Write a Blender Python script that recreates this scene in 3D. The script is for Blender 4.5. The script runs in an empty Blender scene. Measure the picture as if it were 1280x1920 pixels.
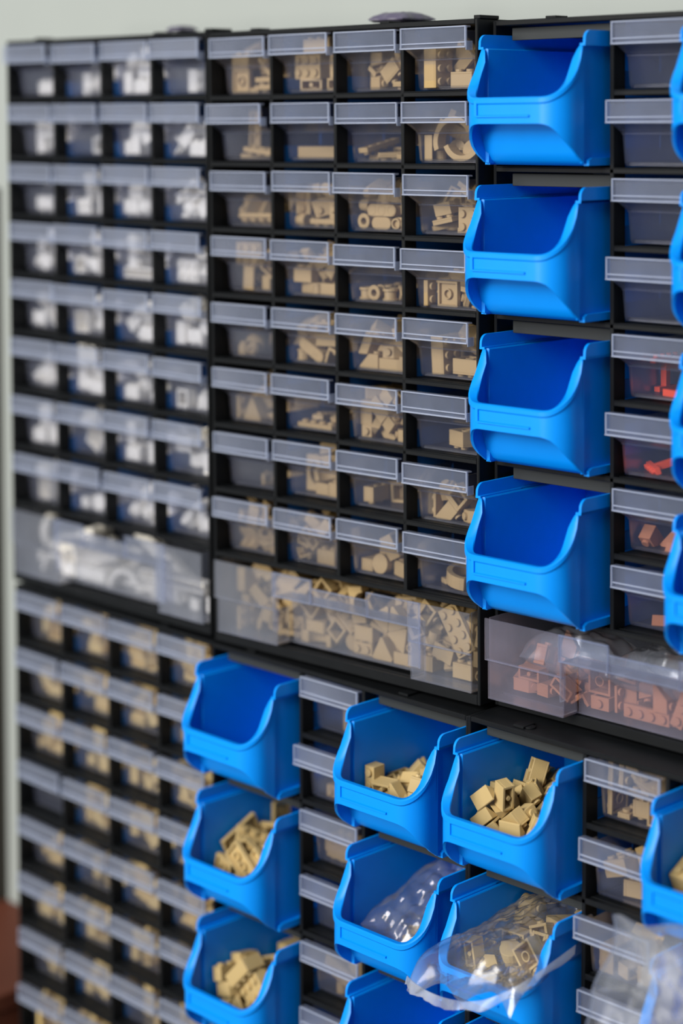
import bpy, bmesh, math, random
from mathutils import Vector, Matrix, Quaternion, Euler

SCENE = bpy.context.scene
COL = SCENE.collection
LIFT = 1750.0                       # height (mm) of the tops of the upper cabinets above the floor

# ---------------- camera ----------------
cd = bpy.data.cameras.new('camera'); cam = bpy.data.objects.new('camera', cd); COL.objects.link(cam)
F, YAW, PIT = 3731.1, 0.7854, 0.065
fw = Vector((-math.sin(YAW)*math.cos(PIT), math.cos(YAW)*math.cos(PIT), -math.sin(PIT)))
rt = Vector((math.cos(YAW), math.sin(YAW), 0)); upv = rt.cross(fw)
m3 = Matrix((rt, upv, -fw)).transposed()
cam.matrix_world = Matrix.Translation(Vector((.8947, -.8880, (LIFT-51.1)*.001))) @ m3.to_4x4()
cd.sensor_fit = 'HORIZONTAL'; cd.sensor_width = 24; cd.lens = F*24/1280
cd.shift_x = 0; cd.shift_y = -(960-443.85)/1280
cd.clip_start = .05; cd.clip_end = 50
cd.dof.use_dof = True; cd.dof.focus_distance = 1.185; cd.dof.aperture_fstop = 2.9
SCENE.camera = cam
SCENE.view_settings.view_transform = 'Standard'; SCENE.view_settings.look = 'None'
SCENE.view_settings.gamma = 1; SCENE.view_settings.use_curve_mapping = False
SCENE.view_settings.exposure = 0.0
SCENE.cycles.transparent_max_bounces = 40; SCENE.cycles.max_bounces = 8

# ---------------- light ----------------
w = bpy.data.worlds.new('world'); SCENE.world = w; w.use_nodes = True
w.node_tree.nodes['Background'].inputs[0].default_value = (.80, .88, 1.0, 1); w.node_tree.nodes['Background'].inputs[1].default_value = .21
def area(name, loc, target, size, sizey, power, color):
    l = bpy.data.lights.new(name, 'AREA'); l.shape = 'RECTANGLE'; l.size = size; l.size_y = sizey; l.energy = power; l.color = color
    o = bpy.data.objects.new(name, l); COL.objects.link(o); o.location = loc
    o.rotation_euler = (Vector(target) - Vector(loc)).to_track_quat('-Z', 'Y').to_euler(); return o
area('window_light', (.15, -2.65, 2.8), (0, 0, 1.35), 1.5, 1.2, 104, (1.0, .97, .93))
area('left_fill_light', (-.45, -1.9, 1.75), (-.35, 0, 1.25), .7, .7, 16, (1.0, .95, .87))  # added fill lamp, brightens the pieces in the left cabinets

# ---------------- materials ----------------
def mat(name, rgb, rough=.5, spec=.5, noise=0.0, nscale=40, bump=0.0, coat=0.0):
    m = bpy.data.materials.new(name); m.use_nodes = True; nt = m.node_tree; p = nt.nodes['Principled BSDF']
    p.inputs['Base Color'].default_value = (*rgb, 1); p.inputs['Roughness'].default_value = rough
    p.inputs['Specular IOR Level'].default_value = spec; p.inputs['Coat Weight'].default_value = coat
    if noise or bump:
        tc = nt.nodes.new('ShaderNodeTexCoord'); n = nt.nodes.new('ShaderNodeTexNoise'); n.inputs['Scale'].default_value = nscale; n.inputs['Detail'].default_value = 6
        nt.links.new(tc.outputs['Object'], n.inputs['Vector'])
        if noise:
            r = nt.nodes.new('ShaderNodeMix'); r.data_type = 'RGBA'
            r.inputs[6].default_value = (*[c*(1-noise) for c in rgb], 1); r.inputs[7].default_value = (*[min(1, c*(1+noise)) for c in rgb], 1)
            nt.links.new(n.outputs['Fac'], r.inputs[0]); nt.links.new(r.outputs[2], p.inputs['Base Color'])
        if bump:
            b = nt.nodes.new('ShaderNodeBump'); b.inputs['Strength'].default_value = bump; b.inputs['Distance'].default_value = .001
            nt.links.new(n.outputs['Fac'], b.inputs['Height']); nt.links.new(b.outputs[0], p.inputs['Normal'])
    return m
def clear(name, rgb, milk, rough=.25, tint=(.95, .96, 1), gl=.06, noise=.35):
    m = bpy.data.materials.new(name); m.use_nodes = True; nt = m.node_tree; nt.nodes.clear(); L = nt.links.new
    out = nt.nodes.new('ShaderNodeOutputMaterial'); tr = nt.nodes.new('ShaderNodeBsdfTransparent'); tr.inputs[0].default_value = (*tint, 1)
    df = nt.nodes.new('ShaderNodeBsdfDiffuse'); df.inputs[0].default_value = (*rgb, 1)
    tl = nt.nodes.new('ShaderNodeBsdfTranslucent'); tl.inputs[0].default_value = (*rgb, 1)
    md = nt.nodes.new('ShaderNodeMixShader'); md.inputs[0].default_value = .35; L(df.outputs[0], md.inputs[1]); L(tl.outputs[0], md.inputs[2])
    gg = nt.nodes.new('ShaderNodeBsdfGlossy'); gg.inputs['Roughness'].default_value = rough
    fr = nt.nodes.new('ShaderNodeFresnel'); fr.inputs[0].default_value = 1.35
    m1 = nt.nodes.new('ShaderNodeMixShader'); L(tr.outputs[0], m1.inputs[1]); L(md.outputs[0], m1.inputs[2])
    tc = nt.nodes.new('ShaderNodeTexCoord'); n = nt.nodes.new('ShaderNodeTexNoise'); n.inputs['Scale'].default_value = 30; n.inputs['Detail'].default_value = 5
    L(tc.outputs['Object'], n.inputs['Vector'])
    mr = nt.nodes.new('ShaderNodeMapRange'); mr.inputs[1].default_value = .3; mr.inputs[2].default_value = .7
    mr.inputs[3].default_value = milk*(1-noise); mr.inputs[4].default_value = milk*(1+noise); L(n.outputs['Fac'], mr.inputs[0]); L(mr.outputs[0], m1.inputs[0])
    mm = nt.nodes.new('ShaderNodeMath'); mm.operation = 'MULTIPLY'; mm.inputs[1].default_value = gl/.06; L(fr.outputs[0], mm.inputs[0])
    mx = nt.nodes.new('ShaderNodeMath'); mx.operation = 'MINIMUM'; mx.inputs[1].default_value = .6; L(mm.outputs[0], mx.inputs[0])
    m2 = nt.nodes.new('ShaderNodeMixShader'); L(mx.outputs[0], m2.inputs[0]); L(m1.outputs[0], m2.inputs[1]); L(gg.outputs[0], m2.inputs[2])
    L(m2.outputs[0], out.inputs[0]); return m
M = {
 'black': mat('black_plastic', (.006, .007, .008), .5, .2, .3, 60, .15),
 'liner': mat('blue_liner_plastic', (.008, .14, .44), .5, .3),
 'rail': mat('charcoal_plastic', (.030, .034, .034), .6, .3),
 'blue': mat('blue_bin_plastic', (.0, .275, .90), .38, .28, .04, 90, .06),
 'tray': clear('clear_polypropylene', (.45, .52, .85), .020, .3, gl=.03),
 'strip': clear('frosted_label_strip', (.55, .65, .90), .095, .35, gl=.04),
 'rim': clear('frosted_rim', (.70, .78, .95), .42, .35, gl=.05, noise=.1),
 'bigtray': clear('clear_large_drawer_plastic', (.60, .66, .80), .065, .3),
 'film': clear('thin_bag_film', (.85, .88, .95), .085, .16, (1, 1, 1), .16, .7),
 'cloudytray': clear('cloudy_large_drawer_plastic', (.55, .52, .66), .10, .3),
 'seal': clear('bag_seal_film', (.75, .8, .88), .3, .3, (1, 1, 1), .06, .6),
 'bagsheet': clear('soft_bag_sheet', (.62, .68, .80), .13, .42, (1, 1, 1), .10, .55),
 'film_milky': clear('milky_bag_film', (.70, .76, .88), .18, .2, (1, 1, 1), .14, .55),
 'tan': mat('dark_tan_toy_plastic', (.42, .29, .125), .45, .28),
 'lit_tan': mat('yellow_lit_tan_toy_plastic', (.78, .58, .25), .45, .28),  # yellowish tan bricks, with the light's extra yellow put into the colour
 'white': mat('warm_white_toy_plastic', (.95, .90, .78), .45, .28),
 'red': mat('orange_red_toy_plastic', (.72, .08, .03), .45, .28),
 'rust': mat('rust_orange_toy_plastic', (.40, .16, .075), .45, .28),
 'wall': mat('painted_wall', (.36, .39, .37), .8, .2, .03, 12, .1),
 'floor': mat('grey_floor', (.28, .26, .23), .6, .3, .1, 5),
 'wood': mat('reddish_brown_wood', (.12, .036, .02), .55, .2, .35, 9),
 'casing': mat('dark_olive_casing', (.045, .04, .032), .6, .3),
}
def obj(name, me, m=None, parent=None, **kw):
    o = bpy.data.objects.new(name, me); COL.objects.link(o)
    if m and not me.materials: me.materials.append(M[m])
    if parent: o.parent = parent
    for k, v in kw.items(): o[k] = v
    return o
def empty(name, label, cat, mw, group=None):
    o = bpy.data.objects.new(name, None); COL.objects.link(o); o.empty_display_size = .01
    o.matrix_world = mw; o['label'] = label; o['category'] = cat
    if group: o['group'] = group
    return o
def loc(x, y, z): return Matrix.Translation(Vector((x, y, z))*.001)
def jit(r, p=.35): return Matrix.Translation(Vector((r.uniform(-p, p), r.uniform(-p, p)*2, 0))*.001) @ Matrix.Rotation(math.radians(r.uniform(-.5, .5)), 4, 'Z')

# ---------- small mesh builder (millimetres in, metres out) ----------
class MB:
    def __init__(s): s.v = []; s.f = []
    def add(s, vs, fs):
        b = len(s.v); s.v += [tuple(v) for v in vs]; s.f += [tuple(b + i for i in f) for f in fs]; return s
    def box(s, x0, x1, y0, y1, z0, z1):
        return s.add([(x0,y0,z0),(x1,y0,z0),(x1,y1,z0),(x0,y1,z0),(x0,y0,z1),(x1,y0,z1),(x1,y1,z1),(x0,y1,z1)],
                     [(3,2,1,0),(4,5,6,7),(0,1,5,4),(1,2,6,5),(2,3,7,6),(3,0,4,7)])
    def prism(s, pts, a, b, axis='x'):
        # pts: closed outline in the plane across the axis, extruded from a to b
        n = len(pts)
        def P(p, t):
            return (t, p[0], p[1]) if axis == 'x' else ((p[0], t, p[1]) if axis == 'y' else (p[0], p[1], t))
        vs = [P(p, a) for p in pts] + [P(p, b) for p in pts]
        fs = [tuple(range(n))[::-1], tuple(range(n, 2*n))] + [(i, (i+1) % n, n + (i+1) % n, n + i) for i in range(n)]
        return s.add(vs, fs)
    def cyl(s, c, r, h, axis='z', n=14, r2=None):
        r2 = r if r2 is None else r2
        vs = []
        for k, rr in ((0, r), (h, r2)):
            for i in range(n):
                a = 2*math.pi*i/n; p, q = rr*math.cos(a), rr*math.sin(a)
                vs.append({'z': (c[0]+p, c[1]+q, c[2]+k), 'y': (c[0]+p, c[1]+k, c[2]+q), 'x': (c[0]+k, c[1]+p, c[2]+q)}[axis])
        return s.add(vs, [tuple(range(n)), tuple(range(n, 2*n))] + [(i, (i+1) % n, n+(i+1) % n, n+i) for i in range(n)])
    def ring(s, c, ro, ri, h, axis='z', n=16):
        vs = []
        for k in (0, h):
            for rr in (ro, ri):
                for i in range(n):
                    a = 2*math.pi*i/n; p, q = rr*math.cos(a), rr*math.sin(a)
                    vs.append({'z': (c[0]+p, c[1]+q, c[2]+k), 'y': (c[0]+p, c[1]+k, c[2]+q), 'x': (c[0]+k, c[1]+p, c[2]+q)}[axis])
        fs = []
        for i in range(n):
            j = (i+1) % n
            fs += [(i, j, n+j, n+i), (2*n+i, 2*n+j, 3*n+j, 3*n+i), (i, j, 2*n+j, 2*n+i), (n+i, n+j, 3*n+j, 3*n+i)]
        return s.add(vs, fs)
    def mesh(s, name, bevel=0.0, smooth=False):
        me = bpy.data.meshes.new(name)
        me.from_pydata([(x*.001, y*.001, z*.001) for x, y, z in s.v], [], s.f)
        bm = bmesh.new(); bm.from_mesh(me)
        bmesh.ops.recalc_face_normals(bm, faces=bm.faces)
        if bevel:
            ed = [e for e in bm.edges if len(e.link_faces) == 2 and e.calc_face_angle(0) > .6]
            bmesh.ops.bevel(bm, geom=ed, offset=bevel*.001, segments=1, affect='EDGES', clamp_overlap=True)
        if smooth:
            for f in bm.faces: f.smooth = True
            for e in bm.edges: e.smooth = len(e.link_faces) == 2 and e.calc_face_angle(0) < .6
        bm.to_mesh(me); bm.free()
        return me

def studs(m, nx, ny, z):
    for i in range(nx):
        for j in range(ny):
            m.cyl(((i-(nx-1)/2)*8, (j-(ny-1)/2)*8, z), 2.4, 1.7, n=12)
def hollow(m, lx, ly, h):
    # open-bottomed shell with its four walls and a roof, centred, from -h/2 to h/2
    t = 1.5; z0, z1 = -h/2, h/2
    m.box(-lx/2, lx/2, -ly/2, ly/2, z1-1.2, z1)
    m.box(-lx/2, lx/2, -ly/2, -ly/2+t, z0, z1-1.2); m.box(-lx/2, lx/2, ly/2-t, ly/2, z0, z1-1.2)
    m.box(-lx/2, -lx/2+t, -ly/2+t, ly/2-t, z0, z1-1.2); m.box(lx/2-t, lx/2, -ly/2+t, ly/2-t, z0, z1-1.2)
def brick(nx, ny, h=9.6, st=True):
    m = MB(); hollow(m, nx*8-.2, ny*8-.2, h)
    if nx > 1 and ny > 1:
        for i in range(nx-1): m.ring(((i-(nx-2)/2)*8, 0, -h/2), 3.2, 2.4, h-1.2)
    elif nx > 1:
        for i in range(nx-1): m.cyl(((i-(nx-2)/2)*8, 0, -h/2), 1.5, h-1.2, n=8)
    if st: studs(m, nx, ny, h/2)
    return m
def stadium(l, w, n=8):
    r = w/2; pts = []
    for s_, a0 in ((1, -90), (-1, 90)):
        for i in range(n+1):
            a = math.radians(a0 + 180*i/n); pts.append((s_*(l/2-r) + r*math.cos(a), r*math.sin(a)))
    return pts
def p_link():
    m = MB(); m.prism(stadium(16, 8), -3.6, 1.5, 'z')
    for x in (-4, 4): m.ring((x, 0, 1.5), 3.6, 2.4, 2.1)
    return m
def p_beam():
    m = MB(); l = 24
    for y in (-3.6, 2.4): m.prism(stadium(l, 7.6), y, y+1.2, 'y')
    m.box(-l/2+3, l/2-3, -2.4, 2.4, -3.8, -2.6); m.box(-l/2+3, l/2-3, -2.4, 2.4, 2.6, 3.8)
    for x in (-8, 0, 8): m.ring((x, -3.8, 0), 3.4, 2.4, 7.6, 'y')
    return m
def p_slope():
    m = MB(); m.prism([(-7.9, -4.8), (7.9, -4.8), (7.9, 4.8), (.1, 4.8), (-7.9, -3.2)], -3.9, 3.9, 'y')
    m.cyl((4, 0, 4.8), 2.4, 1.7, n=12); return m
def p_wedge():
    m = MB(); m.prism([(-3.9, -3.2), (3.9, -3.2), (3.9, 3.2), (-3.9, -2.2)], -7.9, 7.9, 'y'); return m
def p_triangle():
    m = MB(); m.prism([(-8, -7), (8, -7), (8, -5), (1, 8), (-1, 8), (-8, -5)], -3.8, 3.8, 'y'); return m
def p_round():
    m = MB(); m.cyl((0, 0, -4.5), 3.9, 6.5, n=16); m.ring((0, 0, 2), 2.6, 1.7, 2.2); return m
def p_ring():
    m = MB(); m.ring((0, 0, -3.9), 3.9, 2.3, 7.8); m.ring((0, 0, -3.9), 5.0, 3.8, 1.6); m.ring((0, 0, 2.3), 5.0, 3.8, 1.6); return m
def p_bracket():
    m = MB(); m.box(-7.9, 7.9, -3.9, 3.9, -4.8, -3); m.box(-7.9, 7.9, 2.2, 3.9, -3, 6.5)
    m.cyl((-4, -1, -3), 2.4, 1.7, n=12); m.cyl((4, -1, -3), 2.4, 1.7, n=12)
    m.cyl((-4, 3.9, 2), 2.4, 1.7, 'y', 12); m.cyl((4, 3.9, 2), 2.4, 1.7, 'y', 12); return m
def p_arch():
    m = MB(); pts = [(-12, -6)] + [(-8+8*(1-math.cos(math.radians(a))), -6+8*math.sin(math.radians(a))) for a in range(0, 181, 15)] + [(12, -6), (12, 5), (-12, 5)]
    m.prism(pts, -3.9, 3.9, 'y'); studs(m, 3, 1, 5); return m
def p_window():
    m = MB(); m.box(-6.5, 6.5, -3.9, 3.9, 4.2, 6); m.box(-6.5, 6.5, -3.9, 3.9, -6, -4.2); m.box(-6.5, -4.6, -3.9, 3.9, -4.2, 4.2); m.box(4.6, 6.5, -3.9, 3.9, -4.2, 4.2)
    m.box(-4.6, 4.6, 2.8, 3.9, -4.2, -2.6); m.cyl((0, 0, 6), 2.4, 1.7, n=12); return m
def p_tile(n): 
    m = MB(); m.box(-n*4+.1, n*4-.1, -3.9, 3.9, -1.6, 1.6); return m
def p_curve():
    m = MB(); o = []; i_ = []
    for a in range(0, 181, 12):
        c, s_ = math.cos(math.radians(a)), math.sin(math.radians(a)); o.append((-16*c, 15*s_-6)); i_.append((12.2*c, 11.5*s_-6))
    m.prism(o + i_, -3.9, 3.9, 'y'); return m
def p_cone():
    m = MB(); m.cyl((0, 0, -5), 6.5, 8, n=18, r2=5.6); m.cyl((0, 0, 3), 5.6, 2, n=18, r2=3.2); m.cyl((0, 0, 5), 2.4, 1.7, n=12); return m
def p_tee():
    m = MB(); m.box(-12, 12, -2, 2, -8, -5); m.box(-2, 2, -2, 2, -5, 9); m.box(-8, 8, -2, 2, 9, 12)
    for x in (-9, -3, 3, 9): m.cyl((x, 0, -10), 1.6, 2, n=8)
    return m
PIECES = {  # key: (name, words, builder)
 'a': ('small_toy_brick', 'single-stud brick', lambda: brick(1, 1)), 'b': ('toy_brick', 'two-stud brick', lambda: brick(2, 1)),
 'c': ('square_toy_brick', 'square four-stud brick', lambda: brick(2, 2)), 'd': ('long_toy_brick', 'long four-stud brick', lambda: brick(4, 1)),
 'e': ('toy_plate', 'thin two-stud plate', lambda: brick(2, 1, 3.2)), 'f': ('square_toy_plate', 'thin square plate', lambda: brick(2, 2, 3.2)),
 'g': ('long_toy_plate', 'thin long plate', lambda: brick(4, 1, 3.2)), 'h': ('toy_tile', 'flat smooth tile', lambda: p_tile(3)),
 'i': ('long_toy_tile', 'long smooth tile', lambda: p_tile(5.6)), 'j': ('toy_slope_brick', 'sloped brick', p_slope),
 'k': ('toy_wedge', 'small wedge', p_wedge), 'l': ('toy_connector_link', 'rounded two-hole link', p_link),
 'm': ('toy_beam', 'round-ended beam with holes', p_beam), 'n': ('toy_round_brick', 'small round brick', p_round),
 'o': ('toy_bushing', 'ring-shaped bushing', p_ring), 'p': ('toy_bracket', 'angled bracket with studs', p_bracket),
 'q': ('toy_arch', 'arched brick', p_arch), 'r': ('toy_window_frame', 'small window frame', p_window),
 's': ('toy_curved_arch', 'curved wheel arch', p_curve), 't': ('toy_triangle', 'triangular block', p_triangle),
 'u': ('toy_dome', 'round stepped dome', p_cone), 'v': ('toy_fence', 'T-shaped fence piece', p_tee),
 'w': ('large_toy_plate', 'large flat plate', lambda: brick(4, 2, 3.2)), 'x': ('wide_toy_brick', 'six-stud brick', lambda: brick(3, 2)),
 'y': ('toy_beam_brick', 'long six-stud brick', lambda: brick(6, 1)),
 'z': ('toy_girder', 'long ten-stud girder', lambda: brick(9, 1)),
}

# resting place of every toy piece, one row per drawer or bin in the order of SITES; six numbers after the
# shape number (its place in the alphabet): x, y, z in quarter millimetres, then three angles in degrees
SITES = [u + str(r) + str(c) for u in 'AB' for r in range(1, 9) for c in range(1, 5)] + ['D' + str(r) + str(c) for r in range(1, 9) for c in range(1, 5)]
SITES += ['C' + str(r) + '2' for r in (1, 2, 5, 6, 7, 8)] + ['E' + str(r) + '2' for r in (1, 2, 3, 5, 6)] + ['F' + str(r) + '2' for r in (1, 2, 3, 4)]
SITES += ['E2a', 'E3a', 'E1c', 'E3c', 'F1a', 'F1c', 'E2c', 'F2a', 'BL', 'AL', 'CL']
ROWS = [
 [2,-26,57,20,0,0,99],
 [23,30,57,44,27,-17,35,2,-72,68,32,0,89,0,20,-33,25,24,-98,-40,-127,2,3,128,26,180,0,-180,2,-60,136,32,90,0,0,20,67,25,25,-116,0,-136,2,-60,137,95,180,90,180,20,64,125,24,102,-59,-107,2,55,140,80,-90,-84,179],
 [23,-7,48,19,0,0,90,2,60,32,26,180,0,180,20,14,121,24,97,-20,-48,23,-66,48,32,-90,0,90,2,66,124,32,0,-89,0,2,9,34,65,0,0,87,20,-66,26,88,166,47,23,20,-27,136,44,154,1,-102,20,69,34,69,98,40,-85,2,27,32,111,1,0,90,2,20,116,82,-90,-74,-90,20,-68,120,24,-100,-49,14],
 [2,-45,70,32,0,90,0,23,47,88,20,0,0,101],
 [15,60,20,22,-90,0,0,2,17,128,19,0,0,90,23,-63,51,48,0,87,0,2,-6,36,66,0,56,-90,23,21,65,39,124,2,-179,15,56,68,97,-8,-3,147,15,80,137,32,0,-87,0,2,-58,128,26,-180,0,90,2,43,134,89,96,-24,2,2,-57,120,88,-11,-19,90,15,-20,137,69,-76,4,180],
 [17,-37,66,24,0,0,4],
 [20,-2,132,24,-107,59,11,1,-34,16,32,0,-89,0,2,-72,128,32,0,-89,0,20,68,64,47,31,-37,-144,1,52,99,24,-124,0,9,1,-14,143,64,-4,-24,0,1,-76,38,19,0,0,-90,1,59,144,32,0,-89,0,1,62,16,32,0,89,0,1,8,16,62,0,63,0,20,-36,55,24,-98,40,-102,20,66,24,86,-4,-1,157,20,21,60,53,-66,-9,-173,20,-68,126,89,-121,-12,14,1,-4,96,54,-36,-46,38,20,-17,55,76,-60,-42,76,20,-68,53,69,-97,11,5],
 [15,26,126,8,126,0,94,2,-28,88,32,0,-87,0,23,66,32,48,0,-89,0,2,14,32,19,0,0,90,2,-58,132,32,180,90,180,15,-82,37,30,-139,0,90,2,-31,32,53,-46,0,90,2,52,136,56,-89,-18,180],
 [20,59,52,20,0,0,53,1,-49,34,26,180,0,13,2,-72,122,32,0,89,0],
 [15,-57,23,19,0,0,180,2,-27,128,32,90,0,90,23,-72,128,48,0,89,0,2,9,58,32,180,-90,180,15,-61,57,40,125,15,-91,15,68,32,22,-69,0,90,15,58,88,8,126,0,-175,23,54,52,63,-90,3,-100,15,-60,66,8,126,0,180,15,57,144,20,0,0,180,23,-32,58,94,107,-11,72],
 [23,-44,96,26,-180,0,180,2,-60,32,26,-180,0,180,20,-6,26,24,-97,20,-92,23,-58,66,65,0,0,87,20,66,20,56,-90,30,0,20,39,46,24,-99,43,-73,2,35,78,52,-56,-17,0,23,47,134,82,90,72,180,20,-23,136,67,-108,-60,99],
 [17,36,72,24,0,0,-58,9,-22,85,14,180,-46,134,20,-72,122,26,-90,-2,-90,9,-74,61,14,180,-46,94,9,-35,141,16,90,0,0,17,14,129,36,-105,-45,-159,9,76,88,36,62,-32,138,20,66,134,20,0,0,-50,9,17,24,32,-41,-15,120,9,30,139,66,86,47,-5,20,-30,25,25,132,11,96,20,-22,137,91,102,-56,-6,17,-62,32,60,-85,17,-178,9,-53,75,78,148,-14,-160,20,68,31,28,175,4,150,9,-12,64,51,37,-32,59,17,-48,125,60,-74,-18,142,20,66,134,80,17,45,23,17,67,58,70,87,0,-90,17,64,16,74,-177,84,3,20,56,94,107,120,21,-136,9,21,99,79,73,-6,138,17,-10,21,82,-14,32,-180],
 [20,-67,28,24,-99,-43,-176,1,-76,82,26,180,0,90,2,60,127,26,180,0,90,20,-69,87,69,96,-21,88,1,-76,141,32,0,90,0,2,66,48,32,0,89,0,2,-13,128,45,-90,39,0,1,27,62,16,-90,0,90,1,76,32,83,0,0,-90,1,19,48,56,34,0,-90,1,-48,34,74,160,3,-83,1,26,16,100,1,18,0,20,-20,23,24,-100,-51,5,1,-23,73,34,0,-34,0,1,72,144,77,0,-89,0],
 [17,-66,16,24,0,0,0,9,45,57,19,0,0,-144,20,72,87,34,90,-11,-90,9,-56,144,14,180,-46,0,20,-19,69,25,-132,-11,43,17,61,16,26,0,-89,0,20,60,137,24,-97,-20,-178,9,-8,16,26,180,0,0,17,-7,40,60,-67,41,122,9,62,43,65,-24,-6,-177,9,12,144,32,180,2,180,20,-52,103,24,98,-40,-133,9,76,99,102,178,-33,-90,9,-78,68,16,90,0,-44,17,38,75,71,-146,44,25,9,9,96,14,-180,-46,-49,20,-12,109,64,-141,-86,125,20,58,120,69,-43,63,53,9,16,22,99,81,-23,180],
 [2,40,128,19,0,0,90,23,-22,128,48,0,-89,0,3,-23,19,16,-90,0,0,2,41,60,38,-4,-48,-88,23,-49,32,79,0,89,0],
 [15,-14,106,19,0,0,-144,2,60,141,32,0,-90,0,23,-36,29,32,90,0,-4,2,51,37,36,45,0,0,2,-12,78,71,169,13,-94,2,-60,134,32,0,90,0,2,55,78,67,-45,-2,-2],
 [2,56,133,32,180,-90,180,23,41,78,78,-90,0,-15,3,4,103,26,180,0,-46,2,-60,32,26,-180,0,-90,3,-13,20,53,-90,40,0,2,47,26,64,90,40,0,23,-69,102,48,180,-90,180,2,-9,140,86,90,71,0],
 [20,68,28,24,-117,76,160,1,34,144,19,0,0,180,2,-41,122,19,0,0,7,20,9,35,24,-98,-40,161,2,-60,128,65,0,0,90,2,60,92,19,0,0,90,1,32,16,68,180,-43,180,2,-60,19,32,-90,0,0,1,8,127,66,-132,-44,142,1,44,58,76,0,-74,-90,2,-24,60,68,52,31,125,20,68,133,66,-105,6,-175,1,43,116,91,42,-23,99,1,76,51,74,0,48,90,1,-7,86,99,129,-47,-172],
 [15,-53,56,23,-17,0,-80,2,60,95,20,0,0,90,23,24,32,19,0,0,0,2,60,34,65,0,0,0,15,-3,76,38,157,65,142,15,0,127,20,1,0,33,2,-55,36,54,-37,-8,90,15,60,32,100,126,0,0,23,10,128,66,0,0,-180,15,-70,120,19,0,0,90,15,-12,30,72,126,40,0,15,-59,124,33,71,-1,-91,15,27,124,114,-90,0,90,15,20,50,98,36,26,90],
 [20,65,134,26,-90,-20,-90,1,13,141,16,90,0,0,2,-8,33,26,-180,0,90,20,-69,106,24,-97,20,-94,1,-66,16,32,0,89,0,20,69,40,24,-97,-20,92,1,38,32,54,-46,0,90,20,23,96,40,50,-20,-172,2,66,100,73,90,-40,90,1,76,35,101,0,50,90,20,-60,74,68,79,-5,24,20,-68,55,24,96,0,-174,2,-43,37,96,28,8,0,20,13,76,83,-43,59,67,1,-37,144,51,180,38,180,20,-21,105,59,73,71,-7,20,-62,136,86,-55,30,-66,1,-59,97,106,68,5,-2,20,22,140,72,90,35,0],
 [17,-29,32,16,90,0,-15,9,-56,137,16,90,0,-163,20,66,25,24,98,40,54,20,-30,26,52,0,0,-73,9,-55,143,46,180,-46,178,9,69,32,64,75,2,-90,9,-57,94,40,-47,-41,155,9,32,132,19,0,0,153,9,-76,37,14,180,-46,-90,9,5,144,70,180,-37,180,20,-14,78,24,96,0,-99,17,21,32,34,-44,72,-151,17,-51,59,64,20,70,52,20,68,136,41,105,-68,-8,17,39,80,16,-90,0,-105,20,3,109,104,61,-9,29,9,-47,116,87,-42,-30,-151,17,-1,108,52,53,-18,-14,17,56,25,100,86,-2,180,17,3,58,82,15,-45,69,9,52,92,47,-90,0,-100,17,51,84,79,-90,0,180,17,61,134,85,92,0,90],
 [23,-60,134,48,0,-90,0,2,-60,95,32,0,90,0,20,60,122,24,103,-59,59,2,-59,36,26,180,0,-88,2,-1,46,65,0,0,-9,2,6,32,19,0,0,0,2,-9,122,32,90,0,90,20,68,65,50,24,-51,68,23,41,128,82,-180,17,0,20,65,23,24,-123,78,-32,23,-66,32,93,0,89,0,20,-65,86,87,-98,-40,5,20,-21,21,114,-90,19,2],
 [20,66,72,20,0,0,-130,1,55,26,16,-90,0,180,2,-60,32,19,0,0,90,2,14,134,32,-90,0,0,20,-68,136,24,98,40,102,1,0,76,22,111,0,-67,1,72,125,31,-90,36,90,20,-64,136,87,-133,64,-123,2,-61,86,61,102,40,-90,1,74,20,63,180,90,180,1,-21,31,58,110,58,23,20,-17,76,60,176,-29,-176,1,43,84,59,-22,-45,-18],
 [17,-62,16,26,0,-89,0,9,14,36,20,0,0,32,20,58,133,24,-112,-72,-17,20,-21,134,24,-98,40,-76,20,-29,60,20,0,0,156,20,66,72,20,0,0,-107],
 [20,-66,137,24,103,-60,-11,1,75,32,26,180,0,-90,2,-59,32,19,0,0,90,20,35,113,24,122,78,75,20,-12,134,20,0,0,-172,2,15,26,32,90,0,0,2,73,32,77,0,89,0,20,-35,86,24,123,78,-148,2,16,77,67,-150,-67,-134,2,-53,37,80,-26,85,0,20,68,135,62,35,5,164,1,76,95,19,0,0,-90,1,-34,127,64,89,2,-31,1,74,90,100,91,-87,0,2,20,128,92,30,0,90,1,-74,92,58,7,86,-89],
 [15,-14,82,8,126,0,-107,2,60,32,26,-180,0,-180,23,15,141,48,0,90,0,2,-52,55,59,-72,-19,29,23,-2,19,57,90,61,180,15,73,125,22,-90,0,90,2,73,128,70,0,89,0,15,34,80,34,75,-34,-25,15,-58,30,92,146,-6,-3,15,-48,118,21,123,29,-168,15,-69,86,93,-178,-65,-92,15,-71,126,42,95,7,90,2,-52,126,101,-66,8,0],
 [20,16,90,24,-97,-20,-101,1,54,123,16,-90,0,-48,2,-54,32,19,0,0,90,1,56,81,56,-12,-18,-176,2,39,32,32,0,-89,0,1,-23,96,26,180,0,82,2,-18,108,80,-180,81,-13,1,-64,19,78,0,-88,0,20,-66,132,24,-102,-59,12,2,55,132,63,0,89,0,20,-66,88,27,180,0,-78],
 [2,60,26,32,0,-90,0,23,-24,76,26,180,0,21,3,9,144,26,180,0,0,2,64,86,32,0,87,0,23,-60,53,72,180,0,90,23,21,60,92,-100,-17,0],
 [2,60,32,19,0,0,90,23,-44,107,19,0,0,0,3,20,91,44,-42,18,74,3,69,95,53,176,32,82,2,-54,29,32,-90,0,-5,2,-60,39,83,0,0,0,2,-60,98,77,-90,0,0,3,-4,94,84,-73,-22,-94],
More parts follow.
